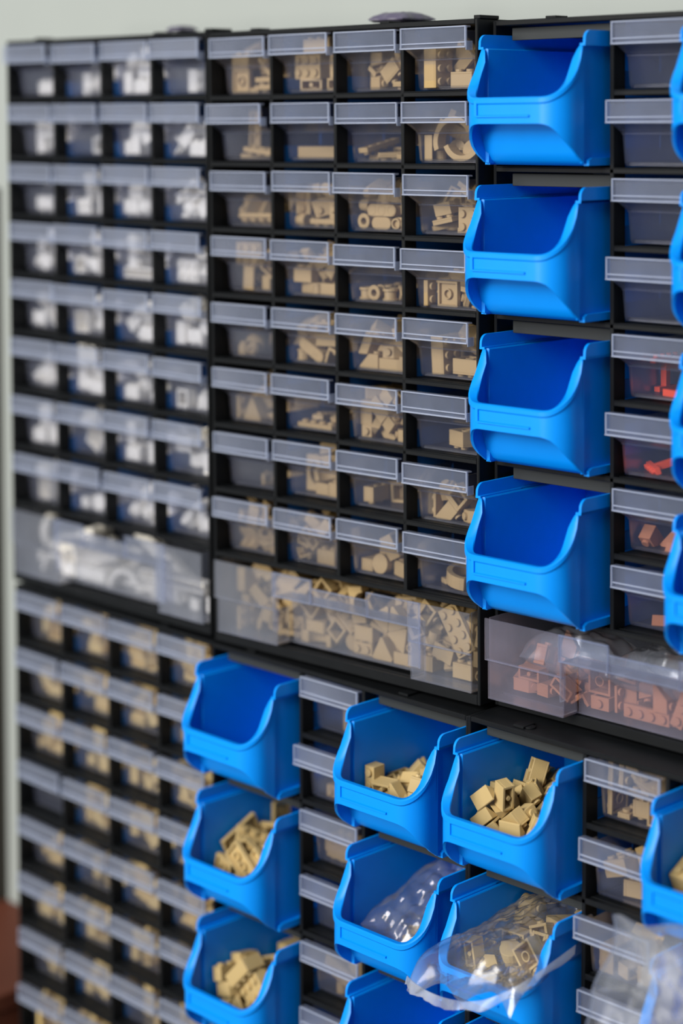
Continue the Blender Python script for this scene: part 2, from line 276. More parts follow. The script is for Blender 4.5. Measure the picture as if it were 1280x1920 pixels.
 [17,61,16,26,0,-89,0,9,-18,144,14,180,-46,180,20,7,23,24,-103,59,-8,20,54,133,20,0,0,-86,17,-60,33,16,-90,0,79,17,-56,91,16,-90,0,-96,17,57,133,63,-90,0,-174,20,2,71,24,97,20,-178],
 [20,-66,27,26,-96,-77,-176,1,59,19,16,90,0,180,2,60,128,19,0,0,0,20,-9,28,24,-103,59,-167,2,60,140,78,-90,0,-180,20,5,88,24,-102,59,-176,20,24,30,58,-90,40,28,2,-60,80,19,0,0,-91,2,55,63,54,-109,-21,-46,2,-14,140,32,0,90,0,20,-40,56,69,-97,20,-6,1,-75,123,55,3,48,93,1,20,37,96,86,-5,-23],
 [20,-54,32,25,169,49,-123,1,-2,58,16,-90,0,-142,2,-61,89,32,180,-90,180,20,51,24,24,98,-40,78,1,76,32,65,0,-1,90,1,7,121,16,-90,0,167,20,10,102,55,-96,0,-26,1,76,78,26,-180,0,90,20,-28,134,51,-5,7,133,20,66,137,24,96,-20,-2,2,16,38,62,-83,-8,84],
 [4,-57,110,6,0,0,164,5,40,32,14,179,0,90,4,78,32,16,-90,0,-90,6,76,98,27,0,19,90,1,-75,57,32,180,-90,180,4,31,98,6,0,0,-126,4,-8,32,6,0,0,-90,4,53,154,54,91,81,0,5,29,32,34,-180,1,-180,4,-26,154,33,-89,83,180,5,33,32,68,0,-45,180,4,-21,75,24,163,22,67,4,-13,123,24,-165,27,34,5,-60,9,32,90,0,179,5,-8,70,51,157,13,41,1,-23,83,72,-25,-10,-7,1,76,26,86,0,-77,-90,5,33,131,51,79,-59,155,1,-60,16,83,-2,0,0,4,25,110,31,-3,9,-35,4,-59,50,72,0,3,175,4,86,113,73,0,-89,0,1,-54,133,55,37,56,172,4,48,103,61,89,0,-23,4,-8,120,66,-142,52,170,4,-58,60,123,-176,-20,4,4,3,143,91,-134,-41,-3,4,40,104,99,124,-11,-164,4,-86,110,114,-90,12,-90,5,-67,122,90,21,-55,-18,4,45,78,79,124,11,164],
 [2,-60,133,32,90,0,180,1,-36,28,16,-90,0,17,23,66,128,48,0,-89,0,1,17,116,19,0,0,-96,1,59,29,16,-90,0,0,2,-60,82,32,90,0,0,23,13,98,72,175,1,90,23,-42,29,63,90,0,-3,23,-2,33,114,0,0,-1,23,66,48,63,-90,0,-90,2,60,128,122,180,0,180],
 [6,-8,104,6,0,0,-32,12,-44,144,35,179,0,0,1,74,68,32,0,88,0,23,-73,83,48,0,-89,0,4,-35,32,54,139,15,-103,1,-30,39,16,-90,0,-102,23,19,53,53,145,-8,84,4,-18,121,36,90,0,1,4,54,22,13,180,0,-9,12,47,144,30,0,27,0,1,58,28,74,-100,-54,-180,12,15,144,80,180,-24,180,12,52,118,90,115,43,-31,4,86,144,63,0,-89,0,4,76,61,93,180,-55,-90],
 [6,76,67,6,0,0,90,23,-60,19,48,0,90,0,1,26,18,19,0,0,-176,8,-11,48,49,-103,22,150,3,76,78,50,180,-4,90,23,26,111,37,-56,0,-93,8,-14,138,56,179,34,176,3,-36,86,62,-155,-45,-36,1,57,62,84,-109,-13,65,1,-68,79,80,37,-9,90],
 [6,28,18,20,-172,6,2,8,10,73,6,0,0,-143,6,-11,140,16,-90,0,-180,6,-70,79,64,180,-81,126],
 [8,-7,58,16,-90,0,36],
 [6,78,84,16,-90,0,-90,4,-76,74,6,0,0,-90,6,-4,120,16,-90,0,6,6,55,63,24,6,-15,89,6,-76,64,37,-177,11,-90,6,11,59,13,180,0,-131,4,-28,91,13,180,0,1],
 [14,-76,140,20,-90,34,-90,13,-74,39,18,0,0,24,20,18,136,24,-97,20,-86,18,38,16,38,180,23,180,10,-90,87,20,180,55,0,14,44,98,20,90,78,135,10,-18,109,2,180,-35,31,14,72,144,20,-90,56,180,20,52,137,58,101,60,13,20,28,55,24,-96,0,3,20,-48,88,24,-103,-60,20,18,-34,79,64,-94,23,32,14,-17,52,16,0,0,79,10,88,64,20,0,-61,-180,18,-10,16,71,0,23,180,18,53,92,87,111,16,-79,10,-79,16,32,-90,0,-90,18,-33,115,88,90,-24,-140,13,-72,117,46,-133,4,-160],
 [6,-7,17,18,146,-1,0,1,50,114,16,-90,0,0,6,28,48,6,0,0,-1,6,85,16,64,0,89,0,6,48,153,64,90,-62,0,1,-70,48,41,-21,-56,91,1,50,82,41,90,-43,89,1,-55,81,32,147,-15,-14,1,6,124,62,-151,55,180,1,-26,128,16,-90,0,90],
 [12,-76,48,15,0,0,90,11,20,128,15,180,0,-90,10,-60,109,16,0,90,0,15,-28,135,15,95,0,0,6,28,17,13,180,0,1,15,-67,8,62,126,90,91,6,-76,94,42,0,22,90,15,-40,63,22,80,5,89,15,-16,70,19,0,0,-97,10,28,125,45,-163,90,178,12,-43,110,62,-21,12,4,15,60,128,8,126,0,90,6,28,144,69,0,7,0,11,53,102,50,-157,-4,46,6,30,61,37,4,28,1,10,-42,141,51,-4,-21,-80,10,72,70,45,-142,-9,-1,15,60,22,39,0,0,180,11,62,35,61,129,-24,-18,10,18,110,74,-177,-12,89,10,90,128,34,180,55,180,10,-56,147,46,-90,-82,180,10,72,128,76,143,-42,-153,11,60,83,94,35,9,-10,6,26,68,76,-55,3,-14,15,-7,31,56,-172,-16,25,10,-30,124,88,161,-53,65,10,-49,55,77,100,-6,-87,11,35,14,94,-90,17,0],
 [11,60,14,16,-90,0,180,12,20,80,15,-180,0,113,14,-65,16,20,-90,-79,0,11,74,61,14,180,0,96,14,-27,102,20,-90,-56,-155,12,46,145,26,180,19,0,11,-12,125,50,-77,-2,119,11,-78,119,16,90,0,-90,12,76,15,80,180,89,0,11,-5,15,16,90,0,-180,14,-72,52,16,0,0,-31,11,-31,142,14,180,0,5,11,60,103,78,112,16,6,11,-20,54,14,0,0,34,11,-76,39,54,90,-22,-87,12,-5,16,48,-177,0,180,12,-63,108,48,-90,0,115,12,-34,74,92,17,30,-106,14,52,48,49,87,-9,126,11,74,121,46,17,-25,90,11,-62,127,78,180,0,145,11,-78,77,80,-90,-1,-90,11,29,87,47,-90,-1,-135,11,-4,44,77,178,2,57,14,-19,54,45,180,0,-73,12,46,43,84,-3,-2,41,11,-72,128,108,90,0,90,12,-9,120,82,88,2,-50,12,26,144,88,0,-59,180,11,-56,34,101,-111,-27,83],
 [6,86,64,16,-90,0,90,15,37,134,10,124,-4,-2,17,-26,129,24,0,0,-129,1,-66,144,32,0,89,0,5,18,56,6,0,0,17,8,-23,81,26,-4,-12,51,17,-76,104,26,0,90,0,5,40,13,32,90,0,0,17,41,88,62,-98,-45,10,5,-39,32,31,6,-11,0,17,-40,26,60,84,11,-180,17,-61,134,79,-90,0,90,5,18,90,81,-135,-8,-83,5,-51,72,72,-93,26,39,1,56,73,32,-42,-9,-82,6,20,144,79,-177,-29,-180,5,-15,96,103,-175,-29,-180,5,29,31,74,43,-32,-167,15,53,55,92,47,-21,-174],
 [1,19,46,19,0,0,85,2,-31,27,32,0,-87,0,23,40,119,26,180,0,171,2,-32,128,32,-90,0,89,23,72,112,77,90,0,-91,23,-44,75,32,-90,0,178,1,-74,128,32,180,90,180,23,-44,140,96,90,0,0,2,48,22,69,86,-33,-178,23,-44,28,95,-90,0,180],
 [15,-58,122,19,0,0,-40,12,-46,28,15,-90,0,159,6,22,108,13,180,0,-151,17,34,24,16,-90,0,0,1,-5,48,40,-54,-38,-61,4,76,32,6,0,0,90,17,-76,87,33,0,-70,90,4,72,93,27,124,-22,76,1,38,66,40,-124,-55,-48,17,61,133,51,-147,2,87,1,-58,16,50,0,0,0,1,-63,126,72,57,-9,-84,6,-47,50,70,-173,-46,-99,12,-4,145,38,-90,33,0,6,85,64,64,90,28,-90,15,-14,105,73,-37,17,-110,1,61,86,100,-139,-36,83,17,25,108,57,35,-20,77,12,12,31,96,-100,28,-156,4,-6,142,102,-67,14,169,4,14,154,65,90,33,0,4,-57,124,96,28,20,76,15,-60,70,91,-41,-1,-179,15,7,70,109,-10,-18,-150,12,54,15,83,90,-58,0],
 [14,-32,16,20,-90,-34,-180,13,-76,144,18,0,0,-29,14,67,26,20,90,-11,44,14,69,85,16,180,0,115,14,-72,109,16,0,0,-162,14,-72,20,16,0,0,-82,13,40,144,18,0,0,-164,14,8,20,16,180,0,-155,14,28,114,20,90,11,-36,13,-76,68,16,-90,34,180,14,34,46,20,-90,-11,142,13,-45,74,18,0,0,136,13,-4,144,16,90,79,89,13,-38,122,16,90,11,21,13,8,72,16,90,-79,139,13,-24,51,16,90,34,-48,13,75,144,17,180,0,-8],
 [5,-36,116,6,0,0,-58,13,40,114,16,90,11,-61,14,76,140,20,90,34,-90,1,-76,76,32,0,-90,0,4,-8,55,6,0,0,110,1,14,144,32,0,89,0,1,58,95,34,90,-47,119,1,-58,118,46,180,0,2,13,-40,36,16,90,-56,83,4,38,63,16,90,0,-73,14,72,20,16,0,0,-33,5,-60,128,72,0,0,90,1,-31,72,51,-42,75,4,4,59,16,44,-8,-9,180,14,6,109,37,-91,52,168,4,24,28,28,78,23,-47,5,-14,6,32,90,0,180,14,-53,35,47,179,1,-156,13,76,59,36,-134,9,171,4,-76,6,32,0,90,0],
 [13,-36,20,16,-90,79,-158,20,-53,130,24,-122,-78,-2,20,-62,57,24,103,59,85,20,66,106,25,-149,-41,-120,13,-70,17,18,0,0,116],
 [11,76,32,16,-90,0,90,12,12,114,15,0,0,-35,14,-61,144,20,90,-56,180,15,56,125,62,61,27,-111,12,-77,52,15,90,0,-90,15,84,128,25,36,0,90,14,44,140,32,133,48,125,12,25,15,60,90,-2,0,15,-9,71,8,126,0,-125,12,-31,15,31,180,29,0,14,-51,103,20,90,-79,124,12,77,63,50,180,-57,-90,15,40,32,21,159,0,-89,11,-4,53,52,-55,-24,-167,11,-76,35,85,180,24,-90,12,-17,82,46,-32,-12,36,12,32,77,81,110,35,-58,15,-84,128,60,-144,0,90,14,13,138,50,96,-59,176,14,-32,138,47,139,-7,81,15,21,25,90,85,-2,0,14,72,24,106,164,-54,-70,11,78,76,88,-90,56,90,15,-64,135,83,126,45,0,11,8,144,85,-2,-22,0,14,-16,110,77,93,0,149,14,-21,72,87,-9,-72,160,14,-69,76,62,-122,27,77,15,69,118,111,-74,-33,90,12,-48,106,104,146,-5,48,11,-35,28,89,146,-50,-47],
 [19,70,129,15,-90,0,-23,9,-55,16,19,0,0,0,19,7,19,15,-90,0,118,19,-48,47,19,180,62,0,9,48,36,19,0,0,-62,9,54,78,28,-54,-8,-21,19,46,132,46,90,0,0,9,14,32,46,-90,0,-164,19,-46,90,15,-90,0,-140,19,2,73,48,-56,-46,-117,19,-77,41,52,180,61,-90,19,8,132,19,180,-62,28,19,-58,78,63,36,0,3,19,73,15,64,180,28,180,19,-72,145,46,0,-30,0,9,-39,103,100,150,-25,-42,19,64,88,70,90,-21,-90,19,-52,129,74,76,-29,-153,19,62,144,81,-179,-61,0,19,5,95,79,-46,58,-99,19,76,97,103,180,-83,-90,19,24,36,89,-82,19,-169,9,-36,37,90,-127,-30,-127],
 [1,-56,131,32,180,-90,180,23,44,32,26,180,0,180,2,60,128,19,0,0,90,9,-78,119,79,-90,0,45,17,1,144,24,0,0,180,2,60,87,67,-137,0,0,23,-55,34,48,0,87,0,2,-11,91,84,-134,-18,-162,1,76,37,90,180,-47,-90],
 [22,26,64,13,-180,0,179,23,-24,128,19,0,0,0,19,60,123,15,90,0,179,19,59,134,46,-90,0,-75,23,-31,81,60,-3,-14,102,19,-26,15,28,0,0,0,19,-70,141,95,168,-28,96,22,-85,69,32,90,0,90],
 [16,41,136,16,-90,0,180,6,-18,18,6,0,0,-2,16,40,76,33,-91,22,-92,6,-57,94,16,3,8,108],
 [10,7,144,13,0,0,90,9,-72,82,16,-90,0,-90,0,-24,86,16,0,-89,0,1,-76,27,63,0,-90,0,9,16,106,37,-165,35,119,9,78,94,16,90,0,136,1,40,77,35,-180,77,129,9,-72,86,47,90,0,90,9,56,15,16,-90,0,133,1,-58,138,16,90,0,-6,9,11,34,44,-45,7,-97,9,69,36,50,-102,-27,-140,1,56,23,95,98,-27,176,10,-60,140,34,180,-35,90,0,-74,28,16,90,0,6,10,-17,76,46,-180,-82,-95,10,54,139,16,0,-88,0,0,62,77,82,-142,73,131,9,60,107,106,19,0,0,0,2,17,110,3,46,180,1,72,121,47,90,0,-90,1,71,144,95,0,-89,0,10,-23,69,63,-174,-42,49,9,-13,40,14,180,-46,167,10,90,52,112,-168,55,-170,1,-28,134,69,111,40,-4,0,-28,105,97,-57,-39,-54,1,-24,16,77,0,44,0,10,-88,132,92,-98,14,60,10,24,125,67,50,52,-87,10,35,72,90,-120,-35,-88,0,-76,85,79,90,0,0,9,-72,56,111,90,0,90,10,-44,36,40,-101,-45,-69,9,0,117,78,136,-20,-79,9,-6,65,106,167,-5,-89],
 [2,7,46,26,180,0,72],
 [10,-41,81,2,-180,-35,-125,4,8,43,16,90,0,-103,10,5,135,2,180,-35,-82],
 [1,76,33,26,180,0,-90,17,3,31,16,-90,0,86,16,-32,96,19,98,-1,5,17,54,143,24,0,0,1,1,44,33,19,0,0,-90,16,-63,50,49,127,88,-52,16,20,31,91,89,-11,5,16,17,30,58,89,11,175,24,0,144,69,-179,-31,0,17,-16,67,113,107,9,-169],
 [3,-64,65,26,180,0,94,17,-18,84,26,0,87,0,16,-4,144,24,0,0,0,17,41,108,24,0,0,32,3,76,64,53,180,33,-90],
 [15,-84,25,32,0,-89,0,9,54,71,14,-180,-46,138,17,16,134,16,90,0,-90,15,-68,107,32,180,-90,180,9,72,95,47,-90,0,90,15,-22,55,19,0,0,179,9,68,116,16,-90,0,84,9,-53,144,14,180,-46,180,17,-17,80,30,138,2,177,9,22,121,47,-90,0,65,17,9,16,60,0,-44,-179,9,-24,16,14,180,-46,0,9,-35,44,68,-17,8,-155,9,55,20,16,-90,0,153],
 [4,-57,58,16,131,0,-146,10,41,144,13,0,0,90,15,58,32,19,0,0,-90,14,-69,135,20,90,-79,63,10,90,32,46,0,-55,-180,10,2,120,19,0,70,-92,15,-45,8,25,36,0,0,4,75,125,28,-132,24,-88,10,7,46,2,180,-35,35,14,58,88,25,170,57,-161,4,-31,154,32,0,-90,0,10,26,100,27,-31,0,170,10,-79,90,32,90,51,90,10,-28,8,90,110,10,35,15,-24,106,21,91,-7,168,15,-54,38,39,59,15,20,14,31,66,38,-99,-3,-154,10,16,152,37,180,36,-90,10,3,37,28,-8,33,-160,15,56,34,45,115,-54,12,15,-47,73,47,78,-20,-7,10,-70,109,85,-63,15,161,14,-69,135,60,90,53,-117,14,59,119,49,122,-9,-12,14,3,25,49,77,-56,-133,10,-30,140,74,160,-49,-75,10,4,58,61,178,38,32,14,22,133,70,-180,14,-10,10,-90,45,76,-21,-53,17,14,32,90,73,162,-6,-51,14,69,114,88,-16,18,-101,14,71,79,65,93,18,3,4,-17,112,62,43,6,153,14,-23,54,92,166,1,-82,10,-63,62,83,-8,-19,-2,15,11,29,100,145,-75,10,15,-76,72,100,54,-13,-91,10,33,34,81,-179,28,18],
 [15,-68,32,22,-69,0,-90,17,76,66,31,180,0,-90,16,76,136,48,0,-90,0,4,6,144,13,180,0,0,1,34,72,16,90,0,90,15,36,126,57,0,62,-98,1,17,16,19,0,0,180,1,-56,110,16,-90,0,-49,15,62,89,82,123,-43,90,17,-65,84,63,-174,2,0,1,-17,132,43,84,10,-15,4,76,27,32,0,89,0,15,-4,152,98,36,-12,180,16,11,57,52,-58,-43,-42,15,82,25,96,0,89,0,15,-12,125,67,130,-11,179,1,-44,20,62,89,-44,-178,15,-70,35,54,-99,0,-90,1,-76,134,63,0,-90,0,16,-47,57,109,128,-6,98,16,-6,52,82,-140,12,101,17,20,94,108,-67,1,114],
 [20,-22,23,24,-99,43,-7,13,-74,99,16,-90,34,-90,2,48,42,19,0,0,66,1,-48,134,16,90,0,-180,17,66,114,26,180,-90,180,1,8,77,16,90,0,-115,1,-72,41,16,90,0,90,20,69,78,64,13,-85,-15,1,20,144,33,0,-30,180,13,-33,95,16,90,-79,124,1,8,21,74,-161,62,21,2,-42,81,51,0,0,-149,20,-68,133,55,103,59,100,13,73,17,62,167,-4,-131,17,66,128,68,-90,0,0],
 [18,-24,57,26,-84,-7,115,18,33,92,16,90,0,-86,7,-52,89,6,0,0,65,18,46,82,48,90,0,133],
 [17,-14,78,16,-90,0,-22,2,45,128,19,0,0,0,9,-78,37,36,0,-45,-1,9,-76,85,19,0,0,-90,9,-48,37,73,122,-25,-56,17,66,16,24,0,0,180,9,-15,69,63,180,90,180,17,66,47,24,0,0,0,17,-68,144,26,0,89,0,2,-3,19,32,-90,0,0,9,55,128,81,-140,23,18,17,66,89,55,-52,0,0,2,60,32,75,0,0,90,2,-38,112,62,25,69,-37,17,14,144,76,180,10,180,9,25,85,66,30,-48,165,17,3,48,104,-128,-36,180],
 [17,-76,98,26,0,90,0,2,-56,51,32,0,88,0,9,-30,19,16,-90,0,0,17,63,133,16,90,0,-7,9,24,34,16,-90,0,85,9,-70,144,32,0,89,0,9,72,71,16,90,0,-90,2,-72,103,90,-90,75,-90,9,-7,144,20,0,0,0,17,-68,28,79,-90,0,-90,17,21,92,30,-90,-66,88,17,66,17,57,178,-1,-180,2,-12,134,80,90,5,180,2,66,109,63,0,-89,0,17,6,53,58,13,76,-5,9,55,17,95,-177,-45,0],
 [4,-54,36,6,0,0,180,0,-72,144,16,90,0,90,5,60,110,13,-180,0,-90,4,17,108,16,90,0,-81,4,-48,7,16,90,0,-180,0,72,143,36,78,89,-78,0,-6,70,26,-110,-22,-141,5,60,36,13,-180,0,0,4,-59,79,14,-180,0,-4,5,85,92,52,0,-89,0,0,-76,144,51,0,0,180,4,-70,58,26,0,0,-103,0,-30,113,16,-90,0,-2,0,56,101,36,0,-90,0,4,-58,94,44,-21,2,-47,5,26,54,74,-27,1,94,0,12,19,16,-90,0,0,5,2,153,32,90,0,0,4,-20,30,40,-171,-16,-31,4,5,7,71,90,-2,180,0,-76,52,56,0,-90,0,5,-52,128,85,116,0,-90,4,-47,65,81,43,-22,-114,5,28,68,60,-176,-26,-4,4,-60,16,78,180,-3,180,0,-8,116,47,-90,0,-55,0,74,17,46,180,0,-85,0,-10,44,89,-65,-34,-38,4,-35,31,110,-129,-20,67,4,60,142,65,0,-12,180,4,-13,126,79,-131,0,45,5,60,126,97,-180,1,-180,4,-60,6,47,90,0,180,4,14,86,86,-4,-49,-55,0,-31,55,59,85,-17,-40],
 [4,76,42,6,0,0,90,0,-68,140,16,0,88,0,5,8,103,6,0,0,-171,0,60,144,19,0,0,90,4,-39,19,14,-180,0,1,0,-72,144,47,0,-89,0,0,-38,50,16,-90,0,91,4,-56,16,42,-137,-13,-180,5,28,32,13,180,0,0,0,67,103,16,-90,0,-44,4,8,16,42,180,20,180,4,-85,53,16,-90,0,-90,0,-67,56,49,-114,-41,-168,5,47,51,26,0,0,46,5,4,99,41,-161,-1,173,4,59,48,46,0,0,180,5,58,96,50,11,18,93,4,-78,98,54,-83,61,90,4,-4,143,17,-35,-5,0,4,65,6,50,-90,66,0,0,-26,47,52,-90,18,154,5,-48,115,52,77,-33,74,0,20,144,53,0,87,-180,0,-45,85,87,133,13,19,0,-2,28,62,-99,18,154,5,-5,114,78,-119,5,5,5,59,130,90,-149,-66,83,0,68,100,80,-42,67,-109,0,55,47,76,-87,0,-177,0,-2,86,73,83,-29,-81,4,85,42,77,-90,-12,90,0,41,88,94,-24,51,-89,5,-55,40,94,-24,-72,154,5,-16,154,98,-90,-73,180,4,18,60,90,118,49,-46],
 [10,32,43,13,0,0,-90,9,-52,113,19,0,0,-178,0,-64,77,19,0,0,78,0,-34,70,16,0,-89,0,9,78,120,16,-90,0,-136,9,-25,20,16,-90,0,150,0,-76,144,19,0,0,-90,10,54,19,18,180,20,-90,9,22,59,45,35,4,-136,9,27,144,19,0,0,0,0,-72,43,16,-90,0,168,0,75,56,24,176,55,-95,10,-16,61,31,-137,-42,75,9,54,19,50,111,-20,41,10,15,93,2,-180,-35,-118,10,36,122,51,180,-46,-173,9,76,102,47,-179,-42,89,10,72,158,74,-90,0,-35,9,-48,16,46,180,-46,180,10,-25,146,26,-90,70,0,9,20,104,28,120,-19,-179],
 [22,28,14,32,-90,0,-180,23,-7,81,19,0,0,13,22,28,34,32,90,0,0,23,66,108,32,90,0,90,22,60,70,70,0,0,-90,23,-4,89,72,0,14,90,23,-66,51,73,-78,6,-90,22,-21,147,60,-90,-31,0],
 [15,-39,93,19,0,0,-48,2,73,32,32,-90,0,90,4,-60,13,16,-90,0,180,15,34,92,8,126,0,-40,4,-7,143,24,171,-31,-180,4,79,32,79,90,0,90,2,10,32,45,-2,-66,-180,2,-50,44,44,132,-15,-13,4,-60,144,13,-180,0,180,4,-86,144,52,0,89,0,4,-85,93,16,90,0,90,4,60,144,6,0,0,0,2,73,128,52,89,-88,-89,15,-54,100,54,119,-32,-6,15,60,140,106,-90,0,180,4,10,62,87,8,23,-169,2,12,106,64,-51,18,94,4,9,151,42,99,31,0,2,-58,69,94,40,-6,-5,15,-48,124,72,174,-54,-131,4,-57,16,70,37,-25,0,15,-2,123,100,175,-17,-86],
 [4,-60,144,6,0,0,0,0,10,94,16,90,0,-31,5,-3,35,6,0,0,90,0,-76,26,16,0,90,0,4,-86,93,16,90,0,90,5,60,63,6,0,0,-90,0,45,118,16,0,89,0,4,60,16,13,180,0,0,5,-32,117,20,0,-26,149,4,60,64,26,0,0,-180,0,9,48,36,-90,0,90,0,-42,26,31,90,61,0,5,18,113,45,180,0,-28,0,-55,70,30,-138,41,180,5,-86,74,74,-90,-88,-90,0,-73,140,54,-90,68,-90,0,-4,17,67,-90,0,87,0,-1,16,36,-90,0,-90,4,-30,110,58,-67,14,61,4,-64,31,56,121,15,-120,0,64,28,43,180,62,90,0,72,64,60,90,-70,-90,0,-23,78,50,33,28,62,4,38,105,87,-90,0,-20,0,64,135,82,103,21,78,5,27,106,65,180,0,-45,4,78,126,23,90,-13,90,4,33,7,81,-90,69,0,4,76,110,42,0,13,-90,5,15,65,80,-6,4,-104,0,76,28,79,-180,-61,-90,4,47,154,32,0,90,0,5,-41,62,104,139,-24,15,5,-19,154,78,90,45,0,0,-46,16,83,137,0,-90],
 [15,-47,32,8,126,0,90,2,-60,116,19,0,0,90,4,51,41,14,180,0,166,15,17,10,30,-146,0,176,15,60,135,8,126,0,0,15,60,74,21,123,29,91,4,86,126,46,-90,-10,90,4,9,72,21,0,28,163,15,-6,128,20,0,0,90,2,-60,128,65,0,0,0,2,-43,38,50,-14,-3,-103,4,34,122,44,90,14,-90,4,60,31,42,32,-20,170,4,60,20,64,-21,-14,-175,15,15,125,79,162,75,-142,4,-86,36,16,90,0,90,4,7,124,28,51,21,74,4,56,94,45,0,29,90,2,60,48,90,-54,0,0,4,-86,61,61,90,44,90,15,20,60,69,37,4,90,2,60,120,88,180,11,-90,4,-44,134,98,0,0,175,15,-30,17,93,0,15,2,4,-10,78,71,-57,48,114],
 [23,1,50,32,-90,0,99,0,-5,136,16,0,88,0,2,-55,106,32,180,-90,180,0,-63,28,16,180,-90,180,0,76,60,16,-90,0,-178,0,57,20,19,0,0,71,2,43,112,36,-180,-49,121,23,-45,63,95,-90,0,111,23,62,60,86,90,-73,89],
 [10,44,98,2,-180,-35,166,9,20,51,19,0,0,-7,0,-3,16,16,0,-89,0,9,60,16,19,0,0,0,10,-30,96,13,0,0,-8,0,-38,40,16,90,0,-1,9,-72,37,32,87,-89,87,10,73,63,7,180,-20,0,9,9,118,16,90,0,88,10,-72,2,32,90,0,35,0,-63,127,16,180,-90,180,10,90,117,32,-90,0,-125,0,-76,79,16,90,0,0,9,48,92,37,-106,-47,171,10,-43,158,34,-50,-43,-51,10,-90,138,32,-90,0,55,10,-25,59,38,-132,-19,63,0,-33,104,34,27,52,-2,10,50,140,21,138,-31,-65,0,28,16,44,-179,-47,-1,0,1,136,51,0,0,-165],
 [4,-60,154,16,-90,0,180,0,76,19,16,-90,0,0,5,-60,32,13,180,0,90,4,57,136,6,0,0,-17,0,-12,20,16,90,0,-180,0,-76,121,16,0,90,0,4,-31,107,16,-126,0,116,5,-18,128,29,0,-54,-178,0,-66,16,36,-90,0,90,0,34,100,16,-90,0,127,0,71,86,16,90,0,162,4,49,50,27,28,29,-178,0,72,97,51,0,0,-104,0,-44,51,36,-90,0,-13,0,41,16,16,-90,0,90,0,76,16,58,180,0,90,4,-13,14,47,-90,0,-180,4,-64,77,40,-102,-6,53,0,-2,67,28,56,30,149,0,72,16,103,180,0,-179,4,-58,34,58,0,0,7,0,16,143,32,-4,-37,2,0,46,58,58,-99,51,-45,0,27,111,48,0,-89,0,0,76,140,36,0,-90,0,4,22,55,46,-129,6,52,0,-28,78,66,-70,53,92,0,36,143,58,-178,37,-178],
 [10,43,51,13,0,0,6],
 [0,-76,28,16,90,0,0,2,-60,125,20,0,0,90,9,-13,128,19,0,0,90,0,68,132,16,-90,0,19,9,-40,62,16,90,0,89,2,-60,141,77,0,90,0,0,64,93,16,0,87,0,2,60,141,63,90,0,0,0,-76,68,26,180,0,-1,2,26,48,45,-90,45,82,2,-21,63,66,-75,-10,75,9,-69,34,102,92,-22,83,9,-20,16,19,180,-55,180,0,76,132,111,0,-90,0,0,71,16,20,0,0,90,9,17,19,80,90,-81,180,9,8,144,84,-25,-49,-76,0,-76,64,72,180,0,-90,9,-46,100,111,55,39,-137,9,6,114,49,76,-70,-91,2,56,76,94,-136,-10,171,0,-73,17,51,0,0,-88],
 [0,76,99,19,0,0,90,2,-51,62,26,180,0,159,9,66,32,16,90,0,90,2,21,32,35,-41,0,90,2,60,141,32,-90,0,180,0,-70,138,19,0,0,54,9,76,76,56,0,-72,-90,0,-40,74,75,85,35,81,0,-45,119,16,0,87,0,0,-76,84,61,-90,0,0,0,-70,138,61,0,-88,0,9,-41,37,60,-180,-46,-91,2,-16,117,49,4,15,-19,0,-75,46,98,116,4,-178,9,-74,19,52,91,-87,180,9,-5,17,66,-162,-86,-19,9,35,86,30,-180,-85,90,9,22,141,82,90,-55,0,0,75,34,47,180,-90,180,0,72,144,79,-90,0,90,0,3,107,91,-15,2,-119,2,24,66,102,85,0,16,9,71,27,95,0,88,0],
 [10,-76,72,13,0,0,180,9,-14,69,16,-90,0,-119,0,-9,16,16,0,89,0,9,55,17,14,177,-45,0,10,-60,20,2,180,-35,-90,9,-56,144,19,0,0,0,10,83,56,31,-101,-7,-124,9,-50,88,20,150,-44,-96,9,26,42,31,104,-45,-38,9,-72,135,42,-91,-87,-91,10,90,108,20,0,-55,180,9,48,25,70,-138,-21,0,9,-63,24,50,69,60,57,10,7,146,36,-1,86,-91,10,41,140,2,-180,-35,-90,9,33,82,16,-90,0,119,10,55,126,39,-23,1,0,0,-11,91,49,-92,-2,-135,9,20,131,43,136,-11,-129],
 [10,80,128,16,0,89,0,9,-19,99,14,180,-46,165,0,-8,63,20,0,0,-15,9,-43,67,32,180,90,180,10,48,68,13,0,0,116,9,12,90,36,0,-46,165,10,-90,98,20,180,55,0,9,76,35,26,0,12,-90,10,-45,140,2,180,-35,90,9,52,124,16,-90,0,-136,10,-23,24,2,-180,-35,88,9,44,55,46,53,-58,-67,0,0,136,28,-161,15,169,10,58,74,72,-13,25,-108,0,-70,28,29,106,-32,-9,10,46,127,45,-136,-21,-165,10,-52,146,37,179,86,89,0,-69,75,46,72,46,-15,0,65,94,49,68,62,101,0,44,19,16,0,-90,0,0,2,20,35,88,71,88,9,0,47,59,122,-70,-126,0,-59,125,37,53,31,90,0,-33,21,39,1,17,-90],
 [23,24,97,32,-90,0,109,0,5,33,16,-90,0,38,2,-62,61,32,90,0,-98],
